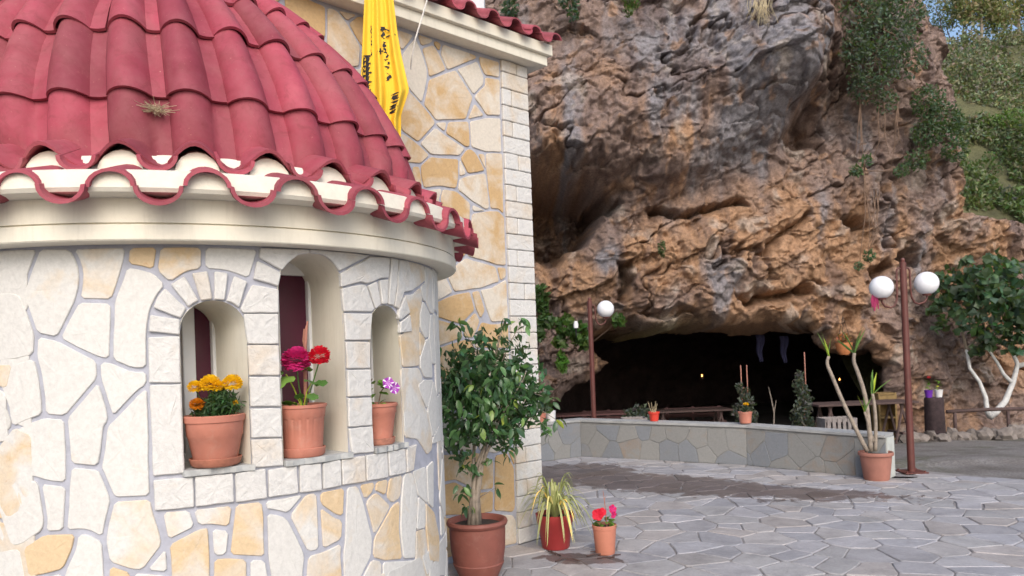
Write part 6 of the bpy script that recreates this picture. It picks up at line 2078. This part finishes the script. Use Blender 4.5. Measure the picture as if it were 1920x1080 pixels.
# pots standing on the low wall
def wall_pot(label, px, py, d, prof, mat, soil, group='pots on the low wall'):
    p = at(px, py, d)
    root = thing('flower_pot', label, 'flower pot', p, group)
    pot(root, prof, mat, soil, 32)
    return root
def on_wall(px, k=0.12):
    """point of the wall top under photo column px"""
    best = None
    for (x1, y1), (x2, y2), h in zip(WALLP, WALLP[1:], (0.5, 0.4875, 0.465, 0.452)):
        for t in np.linspace(0, 1, 60):
            x, y = x1 + (x2 - x1) * t, y1 + (y2 - y1) * t
            n = Vector((-(y2 - y1), x2 - x1)).normalized()
            x, y = x + n.x * k, y + n.y * k
            q = 960 + (x / y) * F_PX + ROLL * 140
            if best is None or abs(q - px) < best[0]:
                best = (abs(q - px), x, y, h + 0.036)
    return Vector(best[1:])
def small_pot(label, px, prof, mat, soil, dx=0):
    p = on_wall(px)
    root = thing('flower_pot', label, 'flower pot', p, 'pots on the low wall')
    pot(root, prof, mat, soil, 32)
    return root
root = small_pot('white glazed pot with a small seedling on the low wall', 1031, [(0, 0), (.058, 0), (.066, .03), (.070, .12), (.073, .15), (.068, .152), (.064, .13)], M['white_pot'], .13)
for k in range(14):
    a = gs.uniform(0, 6.28)
    put('leaf', lm2, root, (math.cos(a) * .015, math.sin(a) * .015, .14 + .006 * k), (math.cos(a), math.sin(a), gs.uniform(.2, 1)), 0, gs.uniform(.6, 1.0))
root = small_pot('orange terracotta pot half hidden by the chapel corner on the low wall', 1012, [(0, 0), (.058, 0), (.075, .11), (.08, .14), (.074, .14), (.07, .12)], M['terracotta'], .12)
for k in range(8):
    a = gs.uniform(0, 6.28)
    put('leaf', lm2, root, (math.cos(a) * .015, math.sin(a) * .015, .13 + .006 * k), (math.cos(a), math.sin(a), gs.uniform(.2, 1)), 0, gs.uniform(.6, 1.0))
root = small_pot('bright red plastic pot with cut dry stems on the low wall', 1224, [(0, 0), (.055, 0), (.070, .10), (.078, .102), (.08, .125), (.074, .126), (.068, .11)], M['bright_red'], .11)
b = MB()
for x, z in ((-.06, .22), (-.03, .26), (.05, .24), (.0, .2), (.03, .27), (-.075, .27)):
    b.tube([(x * .3, 0, .1), (x * .7, .01, z * .7), (x, 0, z)], [.006, .005, .003], 5)
b.build('stem', M['straw'], root)
root = small_pot('ribbed orange pot with one yellow flower on the low wall', 1398, [(0, 0), (.070, 0), (.072, .01), (.082, .12), (.088, .122), (.09, .145), (.084, .146), (.078, .13)], M['terracotta'], .13)
C = clump_points([(0, 0, .18, .05)], 220, 91, .2)
V, Fq, t = leaves(C, .04, np.array((.05, .08, .05)), 92, -.2, .3)
link('foliage', npmesh('foliage', V, Fq, M['leaf_cloud'], False, t), root)
flower_head('flower', (.005, -.03, .245), .038, M['marigold'], root, 80, .26, 93, .5)

# ------------------------------------------------------------------ under the cave roof
def gz(p):
    return Vector((p.x, p.y, ground_z(p.x, p.y)))
def conical_shrub(label, px, ytop, ybot, d, w, seed, canes):
    c = at(px, 700, d)
    base = Vector((c.x, c.y, ground_z(c.x, d) + .03))
    zt = at(px, ytop, d).z
    root = thing('potted_shrub', label, 'potted shrub', base, 'shrubs at the cave mouth')
    pot(root, [(0, 0), (.13, 0), (.17, .22), (.185, .225), (.19, .26), (.18, .262), (.165, .24)], M['terracotta'], .23, 32)
    H = zt - base.z
    bl = [(random.Random(seed + k).uniform(-.06, .06), 0, .45 + (H - .55) * k / 6, w * (1 - .10 * k) * (.9 if k else .8)) for k in range(7)]
    C = clump_points(bl, 1100, seed, .4)
    V, Fq, t = leaves(C, .065, np.array((.075, .085, .07)), seed + 1, .2, .5)
    link('crown', npmesh('crown', V, Fq, M['leaf_cloud'], False, t), root)
    b = MB()
    b.tube([(0, 0, .22), (.02, 0, H * .5), (0, 0, H * .9)], [.02, .015, .005], 6)
    for dx in canes:
        b.tube([(dx * .5, 0, .3), (dx, 0, H * .8), (dx, 0, H + .22)], .008, 5)
    b.build('trunk', M['stake'], root, True)
conical_shrub('dark bushy shrub tied to canes behind the yellow-flowered pot', 1393, 712, 800, 11.4, .22, 701, (-.03, .06))
conical_shrub('dark bushy shrub in an orange pot left of the yucca', 1503, 690, 800, 10.6, .20, 711, (.05,))
c = gz(at(1446, 700, 11.6))
root = thing('potted_shrub', 'small terracotta pot with a single bare twig in the cave shade', 'potted shrub', c + Vector((0, 0, .04)), 'shrubs at the cave mouth')
pot(root, [(0, 0), (.1, 0), (.13, .3), (.14, .33), (.12, .33)], M['terracotta'], .3, 28)
b = MB(); b.tube([(0, 0, .3), (.02, 0, .6), (-.02, 0, .85), (-.05, 0, 1.0)], [.012, .01, .007, .003], 6); b.tube([(.02, 0, .6), (.06, 0, .8)], [.007, .003], 5)
b.build('twig', M['bark'], root)
c = gz(at(1190, 700, 12.6))
root = thing('potted_shrub', 'grey leafy pot plant standing behind the slatted crate', 'potted shrub', c + Vector((0, 0, .02)), 'shrubs at the cave mouth')
pot(root, [(0, 0), (.12, 0), (.16, .28), (.17, .3), (.15, .3)], M['brown_pot'], .27, 28)
C = clump_points([(0, 0, .55, .2), (.08, 0, .7, .16), (-.1, 0, .65, .14)], 420, 721, .3)
V, Fq, t = leaves(C, .09, np.array((.06, .07, .055)), 722)
link('foliage', npmesh('foliage', V, Fq, M['leaf_cloud'], False, t), root)
def crate(label, px, d, w, h):
    c = gz(at(px, 700, d)) 
    zt = at(px, 783, d).z
    c.z = zt - h
    root = thing('crate', label, 'crate', c, 'wooden crates by the low wall')
    for sy in (-1, 1):
        for k in range(6):
            b = MB(); b.box(((k - 2.5) * w / 6, sy * .16, h / 2), (w / 6 * .62, .014, h))
            b.build('slat', M['grey_wood'], root)
    for sy in (-1, 1):
        for z in (.03, h - .025):
            b = MB(); b.box((0, sy * .147, z), (w, .014, .045)); b.build('rail', M['grey_wood'], root)
    for sx in (-1, 1):
        b = MB(); b.box((sx * w / 2, 0, h / 2), (.016, .29, h)); b.build('end_board', M['grey_wood'], root)
    b = MB(); b.box((0, 0, .012), (w - .03, .27, .014)); b.build('bottom', M['grey_wood'], root)
    # legs down to the ground
    g0 = ground_z(c.x, c.y) - c.z
    for sx in (-1, 1):
        for sy in (-1, 1):
            b = MB(); b.box((sx * (w / 2 - .03), sy * .12, g0 / 2 - .002), (.04, .04, -g0)); b.build('leg', M['grey_wood'], root)
crate('grey slatted wooden crate behind the low wall beside the red pot', 1185, 11.9, .36, .30)
crate('reddish slatted wooden crate behind the low wall left of the yucca', 1565, 10.4, .42, .30)
def trestle(label, px, d, L, rot, h=.72, mat='dark_wood'):
    c = gz(at(px, 700, d))
    root = thing('trestle_table', label, 'table', c, 'wooden tables in the cave', rz=rot)
    for k in (-1, 0, 1):
        b = MB(); b.box((0, k * .21, h - .018), (L, .20, .035)); b.build('plank', M[mat], root)
    for sx in (-1, 1):
        for s in (-1, 1):
            b = MB()
            b.tube([(sx * L * .36 + s * .16, -.24, .0), (sx * L * .36 - s * .02, -.2, h - .04)], .024, 6)
            b.build('leg', M[mat], root)
            b = MB()
            b.tube([(sx * L * .36 + s * .16, .24, .0), (sx * L * .36 - s * .02, .2, h - .04)], .024, 6)
            b.build('leg', M[mat], root)
        b = MB(); b.box((sx * L * .36, 0, .2), (.05, .5, .04)); b.build('brace', M[mat], root)
trestle('long trestle table under the cave roof behind the yucca', 1610, 13.2, 1.75, .05, .75)
trestle('dark trestle table deep in the left of the cave', 1110, 16.0, 1.8, .0, .7, 'red_wood')
trestle('trestle table in the cave behind the red pot', 1290, 16.2, 1.7, .0, .7, 'dark_wood')
def bench(label, px, d, L):
    c = gz(at(px, 700, d))
    root = thing('bench', label, 'bench', c, 'benches in the cave')
    b = MB(); b.box((0, 0, .42), (L, .3, .04)); b.build('seat', M['red_wood'], root)
    for z in (.55, .68):
        b = MB(); b.box((0, .16, z), (L, .025, .085)); b.build('back_rail', M['red_wood'], root)
    for sx in (-1, 0, 1):
        b = MB(); b.box((sx * L * .44, .0, .2), (.06, .26, .398)); b.build('leg', M['red_wood'], root)
        b = MB(); b.box((sx * L * .44, .185, .56), (.06, .024, .36)); b.build('post', M['red_wood'], root)
bench('reddish slatted bench in the cave behind the low wall', 1300, 16.6, 1.3)
bench('reddish slatted bench deep in the left of the cave', 1140, 16.6, 1.2)
# ochre cabinet
c = gz(at(1655, 700, 13.9))
root = thing('cabinet', 'narrow ochre wooden stand behind the trestle table at the cave mouth', 'cabinet', c)
zt = at(1655, 736, 13.9).z - c.z
for sx in (-1, 1):
    b = MB(); b.box((sx * .15, 0, zt / 2), (.035, .28, zt)); b.build('side', M['yellow_wood'], root)
for z in (.06, zt * .5, zt - .02):
    b = MB(); b.box((0, 0, z), (.26, .27, .03)); b.build('shelf', M['yellow_wood'], root)
b = MB(); b.box((0, -.145, zt - .12), (.33, .012, .16)); b.build('panel', M['yellow_wood'], root)
b = MB(); b.box((0, .146, zt / 2), (.33, .01, zt)); b.build('back_panel', M['yellow_wood'], root)
# stump with two little pots
c = gz(at(1752, 760, 14.3))
root = thing('stump', 'dark upright log standing in front of the rock right of the cave', 'log', c)
zt = at(1752, 745, 14.3).z - c.z
b = MB()
b.lathe([(0, zt), (.15, zt), (.165, zt - .02), (.165, zt - .1), (.172, zt * .5), (.178, .05), (.18, 0)], 22)
for i, v in enumerate(b.v):
    a = math.atan2(v[1], v[0]); k = 1 + .04 * math.sin(a * 5 + v[2] * 2) + .02 * math.sin(a * 11)
    b.v[i] = (v[0] * k, v[1] * k, v[2])
auto_smooth(b.build('log', plain('dark_bark', (.045, .028, .03), .9, .5, 12, .8, 30, .015), root), 50)
for lab, dx, m_, fm in (('tiny purple pot with a red flower on the dark log', -.10, 'purple_pot', 'scarlet'), ('tiny white pot with a green sprig on the dark log', .09, 'white_pot', None)):
    r3 = thing('flower_pot', lab, 'flower pot', c + Vector((dx, 0, zt + .002)), 'tiny pots on the log')
    pot(r3, [(0, 0), (.055, 0), (.075, .13), (.08, .14), (.07, .14), (.066, .12)], M[m_], .12, 24)
    for k in range(16):
        a = gs.uniform(0, 6.28)
        put('leaf', lm2, r3, (math.cos(a) * .02, math.sin(a) * .02, .13 + .012 * k), (math.cos(a), math.sin(a), gs.uniform(.2, 1)), 0, gs.uniform(.8, 1.5))
    if fm: flower_head('flower', (0, -.03, .38), .03, M[fm], r3, 30, .4, 95)
# rubble edging and dark rail before the rock
re = random.Random(55)
rubm = plain('rubble', (.22, .19, .17), .95, .4, 8, .7, 12, .03)
for k in range(13):
    px_ = 1705 + k * 20
    d = 13.4 + re.uniform(-.15, .15)
    q = gz(at(px_, 800, d))
    bm = bmesh.new()
    bmesh.ops.create_icosphere(bm, subdivisions=2, radius=1)
    sx, sy, sz = re.uniform(.11, .19), re.uniform(.1, .16), re.uniform(.09, .16)
    for v in bm.verts:
        f = 1 + .22 * math.sin(v.co.x * 4 + k) * math.cos(v.co.z * 5 + k * 2) + re.uniform(-.08, .08)
        v.co = Vector((v.co.x * sx * f, v.co.y * sy * f, v.co.z * sz * f + sz * .6))
    me = bpy.data.meshes.new('rubble_stone'); bm.to_mesh(me); bm.free(); me.materials.append(rubm)
    o = link('rubble_stone', me, None, q)
    tag(o, '%s rough stone from the double lamp post in the row edging the rock foot' % 'nearest second third fourth fifth sixth seventh eighth ninth tenth eleventh twelfth thirteenth'.split()[k], 'stone', 'stones in the rubble edging')
b = MB()
b.tube([at(1775, 772, 13.6), at(1850, 768, 13.6), at(1960, 765, 13.6)], .035, 8)
for x in (1790, 1890, 1950):
    p = at(x, 770, 13.6)
    b.tube([p, gz(p)], .03, 7)
tag(b.build('rail', M['dark_wood'], None, True), 'low dark wooden rail in front of the whitewashed fig trunks', 'rail')
# hanging things and lamps
root = thing('hanging_basket', 'orange hanging flower pot under the rock at the cave mouth', 'hanging basket', at(1583, 665, 13.9))
b = MB(); b.lathe([(0, 0), (.08, .0), (.13, .08), (.15, .2), (.155, .22), (.14, .22), (.12, .12)], 28)
auto_smooth(b.build('basket', plain('orange_clay', (.50, .19, .07), .7, .3, 10, .1, 40, .004), root), 40)
C = clump_points([(0, 0, .26, .14)], 140, 731, .3)
V, Fq, t = leaves(C, .07, np.array((.30, .12, .04)), 732)
link('foliage', npmesh('foliage', V, Fq, M['leaf_cloud'], False, t), root)
b = MB()
for a in (0, 2.1, 4.2):
    b.tube([(math.cos(a) * .14, math.sin(a) * .14, .22), (0, 0, .7)], .004, 4)
b.build('hanger', M['iron'], root)
for lab, px_, py_, d in (('blue and white cloth hanging in the dark cave, left of the pair', 1425, 655, 15.6), ('blue and white cloth hanging in the dark cave, right of the pair', 1470, 657, 15.6)):
    q = at(px_, py_, d)
    vs, fs = [], []
    for j in range(9):
        for i in range(7):
            vs.append(q + Vector(((i - 3) * .028 * (1 - .5 * j / 8) + .02 * math.sin(j), .03 * math.sin(i * 1.7 + j * .4), .3 - j * .07)))
    for j in range(8):
        for i in range(6):
            k = j * 7 + i
            fs.append((k, k + 7, k + 8, k + 1))
    o = obj('hanging_cloth', vs, fs, M['blue_cloth'], None, True)
    o.modifiers.new('thickness', 'SOLIDIFY').thickness = .004
    tag(o, lab, 'cloth', 'cloths hanging in the cave')
for lab, px_, py_, d in (('tiny glowing orange oil lamp deep in the middle of the cave', 1316, 704, 17.5), ('tiny glowing orange oil lamp deep in the right of the cave', 1574, 711, 17.5)):
    q = at(px_, py_, d)
    root = thing('oil_lamp', lab, 'lamp', q, 'oil lamps in the cave')
    b = MB(); b.lathe([(0, -.09), (.035, -.08), (.045, -.03), (.03, -.028), (0, -.03)], 12); b.build('cup', M['dark_wood'], root)
    b = MB(); b.lathe([(0, -.03), (.012, -.018), (.015, -.002), (.008, .015), (0, .028)], 10); b.build('flame', M['bulb'], root)
    b = MB()
    for a in (0, 2.1, 4.2):
        b.tube([(math.cos(a) * .042, math.sin(a) * .042, -.03), (0, 0, .5)], .003, 4)
    b.tube([(0, 0, .5), (0, 0, 2.6)], .003, 4)
    b.build('chain', M['iron'], root)
# lantern on the vine wall, weathered board and beam by the left jamb
q = at(1080, 612, 13.75)
root = thing('wall_lantern', 'small white wall lantern on a black bracket among the vine leaves', 'lantern', q)
b = MB(); b.lathe([(0, .10), (.03, .095), (.045, .03), (.04, -.03), (0, -.035)], 14); auto_smooth(b.build('shade', M['white_pot'], root), 50)
b = MB(); b.tube([(0, 0, -.03), (0, .02, -.16), (0.01, .12, -.2), (0, .6, -.22)], .012, 6); b.build('bracket', M['iron'], root)
